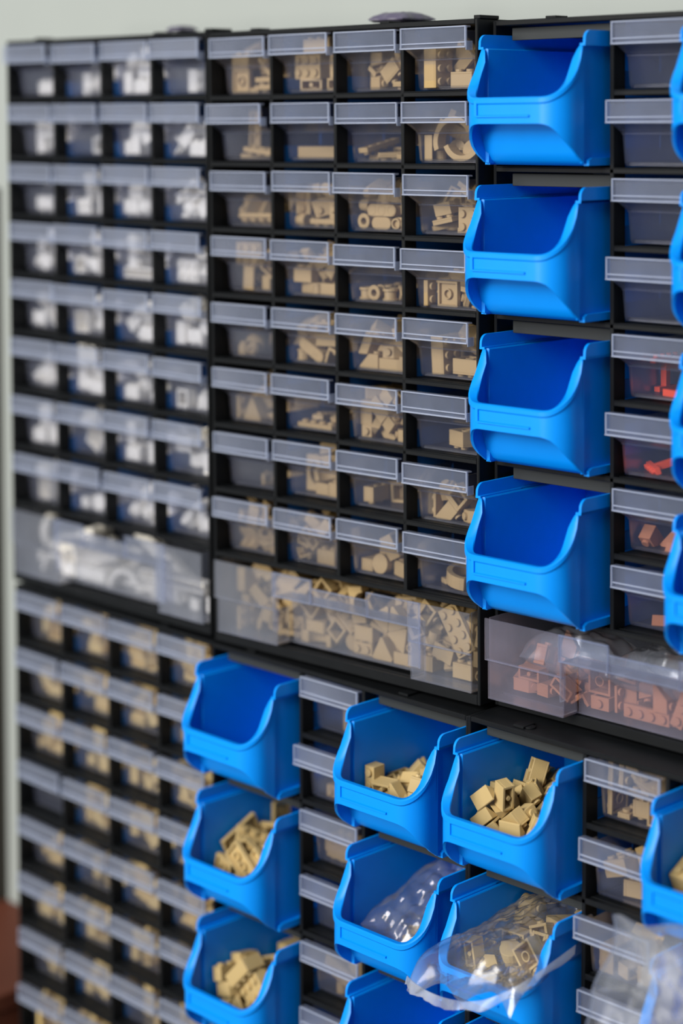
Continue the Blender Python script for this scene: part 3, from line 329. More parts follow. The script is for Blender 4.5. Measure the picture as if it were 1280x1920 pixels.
 [4,-57,74,16,90,0,-31,0,72,144,16,0,-89,0,5,60,32,13,180,0,90,5,-41,32,30,-18,29,-97,4,-75,54,26,17,31,-90,5,19,109,13,180,0,-169,0,8,19,16,0,-90,0,0,76,26,36,90,0,0,5,-85,128,32,0,89,0,5,8,118,80,-131,0,-52,0,33,126,36,180,-90,180,5,-85,44,71,-90,-59,-90,4,-65,128,16,-90,0,-90,0,4,112,36,-90,0,17,0,76,103,25,-131,0,179,5,-18,147,32,-90,0,0,4,-30,106,15,39,0,-79,0,10,64,32,-13,-64,-79,0,-36,84,48,19,23,-112,4,-61,126,52,-48,38,-61,4,-7,28,45,-27,0,-157,4,29,16,71,0,-8,0,0,44,16,39,0,0,-180,0,56,119,67,89,3,0,5,-40,7,87,90,-76,180,5,60,58,48,49,2,-179,0,-42,123,78,122,-32,0,4,78,124,59,91,24,90,4,23,61,83,-145,5,38,5,-16,64,76,146,-6,-153],
 [15,-60,8,25,36,0,0,2,-60,128,26,180,0,0,4,85,128,16,-90,0,90,15,26,88,25,118,-35,-16,15,-60,77,23,-90,0,180,4,56,128,6,0,0,-90,15,42,52,8,126,0,62,4,-60,49,20,36,0,0,15,-67,60,46,126,-2,90,4,-57,153,70,90,-16,0,2,8,141,42,90,-25,0,15,51,135,52,123,58,0,4,-15,73,16,-90,0,90,4,5,6,16,90,0,-180,4,85,76,55,90,52,-90,15,-13,80,56,-5,-1,79,4,3,30,38,55,-31,-119,15,60,28,30,117,-53,163,4,63,104,59,34,58,0,4,-60,118,68,-37,-14,10,2,-40,25,92,-91,17,-9,15,8,65,76,-115,26,-76,4,31,63,84,151,-18,99,4,-17,124,95,-94,19,84,4,57,63,74,-149,-14,-30,4,41,18,68,9,36,177],
 [10,-60,2,20,0,-55,90,9,-75,128,19,0,0,90,0,-30,132,16,-90,0,-27,0,-63,37,16,0,89,0,0,73,64,16,0,89,0,9,-65,92,32,90,40,-69,9,73,144,32,0,89,0,10,72,2,32,90,0,35,9,-9,98,16,90,0,-94,0,-76,32,47,0,-90,0,10,-75,115,54,175,5,180,0,-7,24,26,-180,0,58,9,-26,144,51,0,0,180,10,-44,81,44,180,-73,132,10,29,13,32,90,0,180,10,-77,85,77,5,-5,0,10,23,92,27,-91,-68,-93,9,38,39,14,-180,-46,-52,0,76,113,19,0,0,180,10,10,45,61,-45,-36,-33,9,24,144,29,180,-79,0,9,-1,106,70,41,15,-75,9,-33,40,52,136,-37,85,9,54,91,51,-162,-25,-118,0,45,109,16,0,-90,0],
 [17,3,128,16,-90,0,169,2,-66,34,32,-90,0,90,9,-62,107,14,180,-46,-107,9,76,128,19,0,0,90,9,-15,146,48,95,4,-135,2,60,32,26,-180,0,0,9,57,88,24,-127,0,172,2,66,32,77,0,89,0,17,-60,60,90,180,90,180,17,76,130,70,0,-9,90,9,26,128,51,0,0,36,9,-8,48,84,-159,-88,101,17,-21,24,26,180,-90,180,9,24,16,82,3,85,-177,2,-57,125,78,-6,13,179,9,-52,18,78,-180,-46,-3,17,-13,78,44,5,44,-123,9,76,82,115,0,58,90,17,0,144,98,-180,-16,-2,9,35,86,81,-48,-83,-159],
 [10,16,114,2,180,-35,79,9,60,82,14,177,-45,60,0,-20,19,16,-90,0,0,0,55,16,19,0,0,180,0,-72,144,16,0,89,0,9,-55,112,14,-180,-46,-178,0,23,144,28,180,-15,180,0,12,48,18,-90,7,-126,10,-57,76,2,180,-35,92,10,90,38,20,0,-55,-180,0,-76,16,19,0,0,90,10,8,73,24,170,44,46,0,72,136,27,-168,-35,83,9,10,14,54,-97,7,134,9,-13,114,36,-121,-34,124,9,-42,62,29,-68,-14,33,9,-58,144,57,-180,-8,180,9,49,55,49,-38,-21,105,10,26,140,51,-156,-32,76,10,-71,67,30,-144,3,-9,0,46,126,70,-66,33,-24,9,-58,14,64,134,36,61,9,14,90,73,-88,-53,-63,0,-26,18,83,2,-14,4],
 [17,42,16,24,0,0,0,2,-24,36,37,180,51,90,9,-10,140,32,0,90,0,2,-58,134,32,-90,0,0,2,-11,80,45,-50,12,10,2,52,128,26,180,0,-90,2,60,71,65,0,-40,-90,2,-55,94,88,-21,45,90,17,60,60,28,-130,0,0,2,16,123,93,-159,39,-77,9,74,132,72,180,-72,-90],
 [23,60,97,44,0,-13,90,0,72,144,16,0,-89,0,2,40,26,32,90,0,0,2,-20,82,36,-180,38,39,0,6,144,26,180,0,180,2,66,32,95,90,0,90,23,-73,128,48,0,-89,0,0,-68,58,16,-90,0,39,2,60,99,98,167,0,-180,0,-51,16,47,0,89,0,2,-8,83,98,100,-14,-177,0,-42,26,16,0,-89,0],
 [0,73,79,16,-90,0,90,2,60,32,19,0,0,-90,9,-46,143,14,-180,-46,0,0,-76,16,19,0,0,0,0,64,137,16,0,-87,0,2,60,70,97,-1,-70,-89,9,-55,108,14,-180,-46,4,0,72,141,47,90,0,0,0,69,29,61,-90,0,81,9,-19,23,24,108,-27,-180,2,30,115,42,90,-66,-38,9,-9,65,14,-180,-46,55,0,75,26,93,-90,0,-180,9,-78,144,38,0,-46,0,2,-73,61,60,-90,-33,-90,0,-58,144,90,0,-30,180,2,-16,123,74,-65,16,59,9,76,128,89,-180,0,90,9,13,20,78,163,-73,-174,0,9,35,43,-30,-58,35,0,3,80,67,20,-2,150],
 [23,73,128,48,0,-89,0,0,66,22,19,0,0,33,2,-28,125,19,0,0,1,23,-60,72,48,0,-90,0,23,-18,110,77,90,0,124,2,20,37,32,90,0,54,0,76,16,65,0,0,0,0,-76,139,47,0,90,0,0,72,134,111,90,0,-90,0,72,75,47,0,88,0,0,25,141,51,14,83,-167,0,58,79,16,90,0,-86,0,-76,136,16,0,86,0,2,44,49,95,-26,0,39],
 [4,-52,66,14,180,0,-3,0,21,16,16,0,-89,0,5,-20,112,24,0,36,-112,5,47,32,32,0,89,0,0,72,79,16,0,89,0,4,-75,124,13,-180,0,88,0,-71,144,36,0,89,0,4,73,128,6,0,0,-90,4,-21,19,28,180,-49,0,0,76,22,28,-159,0,0,0,-66,16,16,0,-89,0,0,16,144,16,0,89,0,5,60,32,68,0,-19,-180,0,76,141,36,90,0,0,5,36,103,32,-90,0,-104,0,13,52,16,-90,0,-103,5,29,146,63,0,-90,0,4,43,124,70,0,0,0,5,-11,76,48,-165,7,-89,0,75,92,51,0,0,94,4,-56,64,28,0,-5,90,0,7,19,68,90,-27,180,5,-35,99,77,-41,16,-165,5,-86,90,52,-90,0,-90,4,-60,14,47,-90,0,180,0,-66,139,68,90,0,-90,0,74,86,93,0,-88,0,0,68,23,96,0,-71,0,0,-20,133,65,-160,-82,68,4,-74,7,95,0,-90,0,0,-21,56,66,170,-73,-153,0,-71,37,54,82,-9,90],
 [4,-35,144,6,0,0,0,0,12,81,19,0,0,57,5,-60,54,6,0,0,-90,5,-60,6,32,0,-90,0,4,56,154,32,0,90,0,5,86,32,32,-90,0,90,4,-85,144,32,0,-89,0,4,-60,26,36,90,0,180,0,-12,20,16,90,0,180,5,-41,95,38,-5,-5,139,4,4,50,16,90,0,157,0,56,33,16,0,-90,0,4,73,125,16,-90,0,-103,5,60,92,64,83,1,179,5,16,130,32,0,88,0,0,-52,113,16,-90,0,-90,4,2,18,53,0,-31,0,5,-40,127,62,0,7,89,4,-40,147,36,90,0,180,5,60,74,32,-90,0,-172,4,-4,44,47,-82,-3,-3,0,-69,55,53,30,48,-90,5,60,128,63,-180,-64,89,0,39,120,16,180,90,180,0,27,16,42,180,-59,180,4,-86,33,88,-90,48,-90],
 [4,-54,48,16,140,0,0,0,76,103,16,-90,0,180,5,60,32,6,0,0,90,4,20,113,13,180,0,0,0,-66,16,16,-90,0,90,4,-85,144,32,0,-89,0,4,68,46,33,-180,0,79,5,-46,96,6,0,0,90,4,-39,144,13,180,0,180,4,23,81,13,-180,0,0,0,-35,129,36,0,-88,0,5,-60,33,38,0,0,90,5,-60,32,65,180,0,180,5,85,32,72,0,89,0,0,39,144,19,0,0,-90,4,-27,85,27,0,0,156,0,-76,109,36,90,90,0,4,-11,32,59,-180,0,-89,5,-78,96,83,-90,0,90,0,16,54,32,17,69,90,0,-48,80,73,155,-17,-172,5,40,32,58,164,1,180,4,-54,143,52,0,-89,0,0,-9,20,26,180,0,74,4,76,130,55,0,-34,90,0,-13,52,94,-92,59,88,0,-76,35,91,0,0,180,5,46,78,59,-33,50,50,0,-9,16,81,0,89,0,5,10,127,52,-180,73,-175,0,-12,84,65,0,-31,87,5,-22,126,86,-3,-10,-177,0,44,120,54,-57,7,5,5,43,33,93,22,-48,4],
 [23,60,112,19,0,0,90,0,9,128,16,90,0,-90,2,-60,65,19,0,0,-180,0,-72,16,16,90,0,90,23,-33,119,56,86,22,169,0,62,82,73,-150,3,124,2,58,24,32,180,-90,180,0,66,16,79,0,89,0,2,-55,128,110,-158,0,-90,0,-4,82,16,90,0,94,2,-66,65,77,-90,0,90,0,-28,17,20,0,0,-90,0,-70,19,122,90,-13,90,0,10,37,16,-90,0,-16],
 [10,-24,140,2,180,-35,90,9,-6,20,32,0,90,0,0,-68,61,16,0,-89,0,0,-49,16,16,180,-90,180,0,76,136,16,-90,0,180,10,-90,102,32,-90,0,55,10,-9,62,2,180,-35,-80,9,76,32,19,0,0,-90,9,-11,76,28,99,-30,-98,0,-46,99,16,-90,0,-78,10,-58,140,33,-9,-22,93,0,32,27,16,-90,0,-176,0,-62,72,47,90,0,-156,0,63,88,16,90,0,-66,0,35,114,16,180,-90,180,9,-60,122,44,57,-9,0,9,41,97,51,0,0,-74,9,76,124,46,180,-46,-90,10,-58,69,65,180,-34,-83,9,1,135,34,122,-77,-168,0,36,18,47,90,0,-89,9,71,48,69,-11,58,-87,0,-28,36,56,112,43,-70,10,-69,77,80,149,-35,14,10,10,82,59,-27,15,8],
 [],
 [],
 [21,-82,102,48,-180,0,88,21,9,64,8,-90,0,163],
 [21,-34,57,18,73,0,139,4,-8,110,6,0,0,-106],
 [9,-26,121,14,180,-46,70,10,16,26,2,-180,-35,-77,21,41,115,8,-90,0,73,9,-74,40,14,180,-46,-86,9,-21,60,14,-180,-46,0],
 [10,-26,34,2,-180,-35,122,10,8,123,2,180,-35,180,10,60,129,13,0,0,90],
 [4,-23,144,6,0,0,180,1,54,92,16,-90,0,-135,4,35,111,16,-90,0,45,4,-23,28,32,180,-90,180],
 [1,-46,77,16,90,0,-161,1,-31,27,16,-90,0,-179,1,-28,137,32,180,90,180],
 [23,43,108,26,-180,0,1,22,0,154,32,-90,0,-180,23,-38,34,40,0,0,0,22,-18,35,13,180,0,179],
 [8,0,56,37,115,-13,179,12,-56,41,15,-90,0,-50,12,-44,144,15,0,0,0,12,76,110,39,-90,-28,-90,8,-2,16,32,180,17,0,8,-2,112,6,0,0,0,12,27,81,15,-90,0,180,8,21,85,68,-53,7,48,12,-77,112,46,0,0,-90,8,2,6,54,90,17,0,12,76,51,63,-3,63,-90,8,10,114,64,-168,29,-161,12,12,145,37,90,-31,180,12,44,21,76,-28,10,-1],
 [1,50,42,32,180,90,180,1,-50,134,16,-90,0,0,1,-10,20,16,90,0,-180,1,-34,77,16,90,0,-1],
 [22,60,96,6,0,0,-90,5,-12,124,6,0,0,172,4,-76,128,6,0,0,90,2,-7,52,26,180,0,99,5,60,128,33,180,0,-90,2,-72,128,52,-164,-88,-16,4,-53,34,6,0,0,97,22,-86,32,64,0,-89,0,22,-16,89,52,0,0,71,4,-5,140,34,180,0,-175,22,-9,85,88,39,-8,80,5,-60,112,92,4,-5,90,5,49,7,32,90,0,-180,5,-66,46,96,-90,-3,-90,5,60,104,60,-180,31,-89,4,-33,34,124,-153,-6,101,5,60,112,109,180,-41,-90,22,34,46,80,36,29,17,4,26,79,74,-90,27,-100,5,52,43,91,-45,-8,-138],
 [2,-23,57,19,0,0,105,22,56,90,6,0,0,94,23,-56,48,65,-19,0,90,23,60,20,68,0,-90,0,2,54,123,52,180,-90,180,2,0,72,83,-14,58,-22,23,60,96,110,180,0,90],
 [1,-13,36,16,-90,0,70,23,-66,48,32,-90,0,90,23,60,112,19,0,0,90,1,-18,96,26,-180,0,147,23,-14,123,63,-25,17,0,1,52,17,26,-180,0,0,23,54,42,85,180,-62,-90],
 [1,9,125,20,0,0,-124,4,-58,18,16,131,0,-5,4,71,14,32,0,90,0,1,-8,58,16,90,0,148,4,69,123,16,90,0,-59,1,51,55,16,-90,0,-103],
 [22,6,125,14,180,0,151,5,-76,96,21,163,2,-125,4,70,253,13,180,0,-5,4,96,100,18,0,21,-14,6,-93,200,13,-180,0,-67,4,-116,282,32,0,90,0,4,60,222,6,0,0,175,5,64,163,26,-169,14,134,4,-34,72,14,-180,0,-125,5,18,256,25,178,-27,0,4,-116,146,13,180,0,-90,4,-28,256,6,0,0,-90,4,-116,6,32,0,90,0,6,-30,20,16,-91,0,10,4,116,52,22,-174,21,-90,22,-67,103,84,-38,-1,134,6,116,179,6,0,0,90,4,100,6,16,-90,0,0,6,-29,252,36,-180,-15,0,5,65,70,28,49,0,17,6,6,13,48,90,34,0,5,118,120,56,90,9,90,5,83,235,26,0,0,-178,6,38,36,44,180,-19,180,5,-86,7,93,90,78,180,5,-100,173,26,0,0,90,22,-35,98,72,-151,-35,19,22,-1,136,28,-2,-1,-45,4,0,61,35,52,52,-22,6,-14,210,26,-90,-10,-2,22,-48,236,46,0,-14,0,22,-4,6,121,-90,40,0,22,7,170,47,3,0,178,5,16,46,92,-55,71,-180,4,-126,241,52,0,-89,0,4,116,275,32,0,90,0,6,72,60,68,52,19,-68,5,-53,237,89,-31,-26,-2,5,-73,138,67,-149,-40,29,4,-66,46,33,102,-20,21,5,-24,102,48,143,-8,127,22,-125,256,147,0,-89,0,5,114,41,59,119,66,121,22,-47,43,130,60,39,174,5,-42,282,51,90,-12,0,4,-99,46,51,123,37,53,6,-96,218,60,2,11,-90,6,79,100,84,-131,-27,-33,22,58,185,76,179,-19,-101,4,116,217,42,-44,-2,-90,22,43,187,133,20,1,166,4,-58,16,48,-180,7,0,4,-116,115,54,-139,46,90,5,62,282,76,-90,34,180,4,-4,206,87,88,-7,42,22,45,140,127,-13,15,35,4,48,72,98,-1,-24,10,6,115,235,110,173,-47,91,4,113,178,62,-81,84,-172,4,-126,55,31,90,-35,90,6,-72,205,84,141,5,40,4,-126,44,81,-90,-55,-90,5,5,169,93,-91,3,58,5,75,262,85,-90,-12,180,4,68,242,81,90,5,0,4,79,41,100,-83,31,-2,6,-76,217,152,-137,-6,-135,6,-14,215,92,-92,5,41,4,-125,204,71,-90,82,-90,4,-47,172,68,-2,-2,-31,4,-104,67,62,-64,-60,-90,4,34,59,74,179,-30,-28,6,96,120,91,8,52,90,22,53,160,106,180,19,77,6,-37,33,102,78,38,175,4,125,260,82,90,64,-90,6,-75,188,120,4,1,-87,4,16,112,66,-99,15,-53,6,27,275,122,90,19,180,4,11,282,64,90,63,0,22,-118,99,149,-91,-24,90,6,-41,229,126,14,-37,-76,6,-47,75,116,-69,-27,-3,6,69,15,130,94,-31,171,6,64,217,116,109,-8,162,6,115,250,179,169,63,-90,22,-66,113,144,-43,-23,-122,4,-81,272,138,-179,30,-179,4,-113,118,104,121,24,-78,4,78,17,76,-21,3,180,4,23,76,114,25,-9,-36,4,-108,207,116,47,-65,104,4,125,128,104,-90,9,90,5,19,262,141,-85,-58,175,6,73,54,136,145,25,-16,4,-78,271,106,-29,-29,0],
 [1,-33,35,16,-90,0,93,2,23,163,19,0,0,26,23,-100,80,26,180,0,90,4,-83,174,16,90,0,107,9,20,16,19,0,0,180,1,106,272,32,0,89,0,2,-112,144,73,-90,-38,-90,1,112,137,16,-90,0,90,2,-106,256,32,90,0,-90,9,-96,16,23,179,-19,1,2,99,144,58,10,3,0,9,100,16,19,0,0,0,2,75,212,26,180,0,107,4,-125,86,80,-90,77,-90,23,71,27,78,90,45,-1,1,-60,246,16,-90,0,90,9,-116,162,14,-180,-46,90,2,-26,39,69,174,41,-15,9,-34,185,14,-180,-46,52,23,-100,268,112,0,90,0,1,14,89,16,-90,0,97,9,-116,210,38,0,-44,-90,23,22,204,80,-97,0,-9,2,81,78,32,90,0,152,1,45,34,36,76,43,-21,1,-43,107,16,-90,0,-99,9,25,89,60,166,2,150,4,-27,270,71,0,1,-1,4,-98,20,59,-127,18,-170,23,-38,151,72,-180,0,-180,4,-66,206,38,0,0,41,1,-22,252,32,0,89,0,23,-83,54,104,-163,-6,-100,2,112,78,95,0,-89,0,23,106,187,114,90,23,90,2,-61,205,88,70,-4,-178,1,-116,206,98,0,-25,-90,2,55,200,147,-15,-32,-88,23,-12,93,132,97,-56,-173,1,116,268,95,0,-90,0,9,23,248,37,0,-50,15,2,56,259,91,-73,-37,170,2,-106,100,146,34,-74,146,2,42,149,102,-88,-39,0,4,29,282,32,0,90,0,9,95,263,141,177,-45,5,2,58,109,141,76,-35,17,23,-45,163,133,-162,-10,40,23,-30,32,172,180,-46,0,2,100,56,159,-90,0,0,4,-20,274,45,90,-7,180,2,-3,237,145,-168,76,-37,1,-42,272,116,0,-89,0,23,10,42,130,94,-45,-6,1,-112,35,140,-15,9,90,1,112,20,132,90,88,-90],
 [9,-18,120,20,-141,-38,92,0,31,16,16,90,0,89,1,55,222,16,-90,0,-23,1,112,16,32,0,-89,0,1,-116,20,32,0,-90,0,1,116,256,19,0,0,90,0,116,170,16,90,0,0,9,-112,78,16,90,0,90,1,42,67,19,0,0,61,0,-44,193,16,90,0,-14,0,-112,272,16,90,0,90,1,-29,256,20,0,0,88,0,-18,16,16,90,0,90,9,47,16,51,0,0,180,9,-58,118,37,0,-54,-10,1,-17,20,47,-90,0,0,0,-116,241,19,0,0,90,0,-70,156,16,0,-88,0,1,84,268,32,0,90,0,1,116,32,83,0,0,90,9,-84,32,19,0,0,90,1,-95,205,16,-90,0,-144,9,-83,48,68,-179,-10,0,0,-22,50,16,90,0,83,0,-56,80,16,180,-90,180,9,-63,272,34,0,-35,180,0,-116,66,47,0,-90,0,0,6,206,16,0,-87,0,9,83,134,14,-180,-46,-38,0,-102,130,16,180,-90,180,1,116,58,32,0,90,0,1,8,261,32,180,-90,180,0,108,210,48,-51,29,-31,9,-81,16,60,-180,9,0,9,-19,19,95,0,90,0,1,-112,126,47,-90,0,-90,0,-116,246,83,179,45,90,9,-116,190,51,0,0,90,1,49,272,32,0,-89,0,1,84,65,32,0,-90,0,1,-116,33,117,180,89,90,0,116,262,61,90,0,180,0,-116,272,51,0,0,90,1,28,105,57,103,-16,-59,1,-17,86,60,-66,-32,102,0,75,17,70,4,45,5,1,55,166,66,-46,12,-141,1,-68,194,47,90,0,0,1,18,154,16,-90,0,118,0,116,17,128,0,0,180,9,-4,230,77,179,-44,-126,0,-78,92,70,-39,-30,-32,9,116,101,62,0,58,90,9,34,18,97,-74,16,137,0,73,228,79,129,-90,68,1,-70,227,78,-11,-28,-68,0,-34,62,89,-63,-54,-109,1,53,229,48,-88,0,163,9,-36,251,65,-116,-17,60,1,-116,128,89,180,0,90,9,58,119,78,62,-62,-111,0,116,98,93,180,77,-90,0,12,75,92,17,17,-143,0,44,179,24,0,-21,-62,0,-67,152,47,0,89,0,9,-48,82,114,-61,40,149,9,-111,195,94,100,25,-33,1,75,151,47,132,19,-148,0,1,190,48,90,-88,30,1,-68,23,106,-77,-5,-1,0,-108,79,90,175,-40,-177,0,85,136,86,-152,-39,-65,9,-66,161,77,180,-46,48,1,-68,264,106,61,-2,0,9,-25,156,54,62,-48,-45,9,110,182,65,-95,-47,96,1,26,55,120,-20,11,28,0,50,60,71,-72,22,-139,1,9,146,90,49,10,-124,1,2,117,118,49,-3,-138,9,116,256,96,0,0,90,9,112,158,86,-90,-47,90,9,35,252,89,-171,-9,82,0,-24,176,104,123,42,-162,9,-82,146,106,-96,-45,56,9,63,141,117,154,-26,139,0,74,73,89,19,23,-141,0,22,203,76,100,32,56],
 [0,-101,20,16,0,87,0,1,71,210,20,0,0,-144,1,-104,250,20,0,0,90],
 [9,26,274,16,-90,0,-46,0,-76,93,16,0,-89,0,0,-110,253,16,0,-89,0,10,14,176,2,-180,-35,-61,1,116,161,19,0,0,-90,0,116,19,16,-90,0,0,9,-14,206,16,-90,0,152,10,15,82,13,0,0,21,10,112,256,2,-180,-35,0,1,-74,185,34,90,-81,104,0,-113,50,16,0,89,0,0,61,236,20,0,0,26,0,41,119,16,90,0,103,1,-115,146,26,-180,0,90,1,100,90,24,127,0,0,10,-33,131,2,180,-35,24,9,-116,83,49,0,11,90,0,116,209,19,0,0,90,0,-116,268,47,-90,0,180,10,100,109,2,180,-35,90,9,-58,60,14,180,-46,5,0,-82,136,19,0,0,-2,1,100,120,52,41,0,180,0,-31,178,41,-171,-51,-117,0,18,229,16,90,0,-118,9,60,163,17,-160,-43,15,0,-86,16,22,13,0,91,0,39,28,25,106,-55,-20,1,113,162,77,0,-89,0,0,31,268,47,-90,0,-179,9,84,19,35,90,57,180,0,-12,16,24,-180,55,0,9,116,197,77,0,90,0,1,-8,68,29,-146,8,-80,1,-116,62,83,-180,-34,90,0,-116,17,50,0,3,-90,9,-86,58,58,-173,44,5,1,108,256,34,114,0,-90,1,-44,151,73,-146,-19,6,9,-88,212,16,168,-44,21,10,-53,24,50,-164,-21,94,0,41,79,40,169,66,-159,0,58,19,53,34,-9,84,9,71,206,30,0,-21,-154,0,-40,124,31,59,16,139,0,-40,262,16,90,0,-180,0,103,56,39,87,40,-95,0,-52,21,28,165,13,1,0,105,81,58,-93,40,-94,1,-68,36,103,131,15,-84,1,-6,255,58,90,58,-180,9,-116,210,50,0,3,-90,9,6,120,38,-116,-58,-92,9,-72,256,38,-132,0,90,9,-2,216,47,90,0,1,10,-59,102,130,-22,35,144,9,-96,144,65,0,0,116,10,130,20,63,90,0,125,9,-46,169,125,113,-20,-5,0,73,216,73,105,15,94,10,-130,222,88,164,56,-13,1,-58,218,84,-28,21,75,0,-11,128,125,36,6,119,0,82,268,57,89,66,0,1,-16,93,84,-47,-7,-66,1,46,84,72,92,23,27,0,110,268,70,89,66,0,0,-73,101,54,68,-13,-59,1,-42,66,71,95,-47,-157,1,-100,272,82,0,0,0,9,105,91,94,93,33,89,0,90,44,70,-109,37,-119,10,90,2,103,86,-6,35,0,-18,202,77,-24,60,46,9,40,251,90,0,-31,180,0,23,21,57,-146,13,99,0,-113,40,112,-9,59,89,0,-87,236,70,-91,32,178,0,-30,86,113,131,15,-90,0,90,272,95,180,-66,180,0,-30,20,73,109,-18,84,10,-98,14,115,-86,49,6,9,-29,195,106,68,-20,95,1,-17,31,126,-152,-33,-25,9,52,42,95,82,-23,-102,10,31,226,94,100,-12,-143,10,34,151,60,4,11,47,0,9,185,92,-29,-42,88,0,-36,272,69,180,-32,-179,0,-116,121,90,-48,0,0,10,88,254,100,-142,49,-60,9,-116,89,145,180,-83,89,1,25,138,72,-66,-4,-26,1,65,168,96,-74,36,100,10,13,156,37,-176,11,47,10,116,195,140,98,-32,-105,10,51,173,50,173,-81,55,0,113,39,113,55,7,9,0,8,50,96,-128,15,124,1,113,222,122,3,55,-93,10,-12,237,129,59,-52,-154,0,-106,272,124,0,89,0,1,-93,169,108,76,-18,-58,9,112,114,117,-87,33,90,0,56,267,129,84,47,-2,10,28,286,90,-27,-52,-68,0,-115,218,156,7,-67,84,10,-9,2,109,171,55,83,1,-77,110,103,-42,33,26,1,59,45,126,83,23,42,10,-95,2,165,-56,-39,133,9,75,228,126,157,52,-94,1,-13,266,115,104,-58,0,10,51,140,138,167,-12,64,0,-2,58,139,71,-24,81,1,100,270,158,7,0,180,9,30,134,106,-80,22,-101,1,-112,182,137,92,23,90,9,118,50,144,-64,-24,-140,1,-54,216,142,-99,22,-171,1,-46,26,179,-24,77,137,1,92,79,144,-10,25,40,1,26,90,124,63,-9,131,0,75,180,127,122,-54,81,0,-116,262,156,0,90,0,0,-4,162,155,157,26,-172,0,110,142,136,123,4,167,9,-66,77,146,56,5,171,9,71,107,116,41,-58,107,0,-106,230,105,132,32,-173,1,41,202,158,-79,-28,28,10,-71,33,148,-16,41,-128,10,-98,125,136,-137,-41,-96,0,-76,254,152,-62,-34,-6,0,-64,158,154,6,-29,34,9,-40,111,152,-154,-48,-34,0,-58,260,119,-36,35,50,10,28,192,110,-163,11,107,1,-88,196,182,-151,67,-96],
 [1,116,60,32,0,90,0,23,98,195,48,1,88,95,4,-47,227,6,0,0,8,23,24,138,26,180,0,7,1,-80,262,16,90,0,-180,1,80,254,16,90,0,-85,23,-28,238,95,-134,27,-28,23,112,127,32,90,0,-90,23,-67,74,48,180,90,180,23,-78,124,122,61,-12,6,1,116,260,32,0,90,0,4,-118,255,16,90,0,-90,4,39,232,16,136,0,95,23,9,90,93,-92,-87,-92,23,-84,28,63,-90,0,178,1,-46,127,19,0,0,103,23,14,218,37,-136,0,-85,23,-100,170,56,180,-11,-90,1,-68,21,16,90,0,177,1,63,128,77,180,90,180,4,-110,128,16,-90,0,-120,4,74,271,60,-162,-41,0,23,-106,198,103,-90,11,90,1,-38,138,65,0,0,112,4,124,256,79,90,0,-90,4,-69,272,79,132,0,179,23,67,78,93,0,-90,0,1,-55,268,48,90,0,0,4,82,50,25,173,-33,-94,4,-112,32,16,90,0,-91,23,-112,235,161,90,11,90,23,14,32,26,180,0,0,1,-106,252,47,-90,0,90,23,-100,52,134,0,26,-90,1,41,272,108,180,42,180,23,113,110,105,90,-12,-90,23,-36,48,144,4,45,-88,4,98,14,16,-90,0,-180,1,67,240,72,75,42,-175,1,-50,201,33,0,32,-82,4,-16,32,59,180,0,90,4,-104,197,13,-180,0,-109,23,-58,197,123,-75,50,-76,23,58,36,168,9,16,-2,23,32,26,93,0,-90,0,1,116,26,93,0,-77,-90,23,-24,248,174,-153,-32,176,23,29,170,104,0,17,-166],
 [6,40,222,6,0,0,-75,1,-1,252,20,0,0,106,4,-48,52,6,0,0,1,4,45,114,13,180,0,75,4,-90,108,13,180,0,35,1,105,90,16,90,0,-104,1,-61,266,16,90,0,2,6,59,44,6,0,0,169,4,-116,255,6,0,0,-90,1,93,267,32,180,-90,180,6,-8,21,16,90,0,-7,4,96,146,14,0,13,-24,6,-57,153,6,0,0,175,4,91,230,13,180,0,23,1,-22,98,16,90,0,-157,4,52,242,36,132,0,-31],
 [19,65,44,15,90,0,-128,1,4,78,16,-90,0,123,2,-49,225,32,180,89,180,9,-66,34,20,-1,0,100,17,106,257,16,90,0,180,20,-101,117,24,97,20,-87,1,-112,238,16,90,0,90,1,-112,173,16,90,0,91,19,11,226,19,-180,-62,161,1,-33,39,33,-161,21,-73,9,41,264,16,-90,0,172,1,113,16,32,0,89,0,19,-62,160,15,-90,0,160,20,106,22,88,-94,20,-3,17,-41,119,16,90,0,-48,20,-104,24,24,-97,-20,99,20,108,89,25,-132,15,-24,20,102,57,54,99,43,88,1,-65,97,60,-108,-34,130,1,-36,272,19,0,0,0,20,-7,104,55,-97,20,2,19,49,154,19,180,-62,96,17,58,260,62,-144,-4,88,2,100,148,26,180,0,180,19,112,112,69,-81,-7,-152,19,-116,252,99,-180,-74,-90,1,54,89,34,80,-36,-73,2,-100,236,51,0,0,90,19,100,272,60,0,0,0,1,-116,75,52,180,42,-90,2,52,114,74,82,53,-90,9,3,252,52,111,-19,86,19,10,158,22,104,24,163,17,38,27,56,35,-34,0,1,42,184,67,12,49,172,2,-98,160,63,90,0,-172,20,69,209,24,-97,-20,8,17,-36,230,80,89,0,-87,9,61,212,61,163,-52,-6,2,98,82,116,3,-52,84,20,-7,32,101,174,23,-83,20,1,61,56,88,37,99,9,-98,204,100,116,-30,-117,2,60,22,123,95,-47,173,9,-9,183,46,22,-21,-97,1,107,218,88,-46,31,90,19,-47,272,78,179,-21,0,1,96,155,77,0,-87,0,17,-39,185,92,-18,-23,8,9,-55,24,61,65,15,-180,1,-111,20,79,87,-80,-177,19,116,199,31,180,26,90,9,12,258,111,-32,-41,38,20,106,264,118,174,24,180,19,30,234,80,127,-38,-55,19,-16,236,110,-90,1,-11,17,-10,148,88,98,66,-81,20,-108,225,132,91,-4,98],
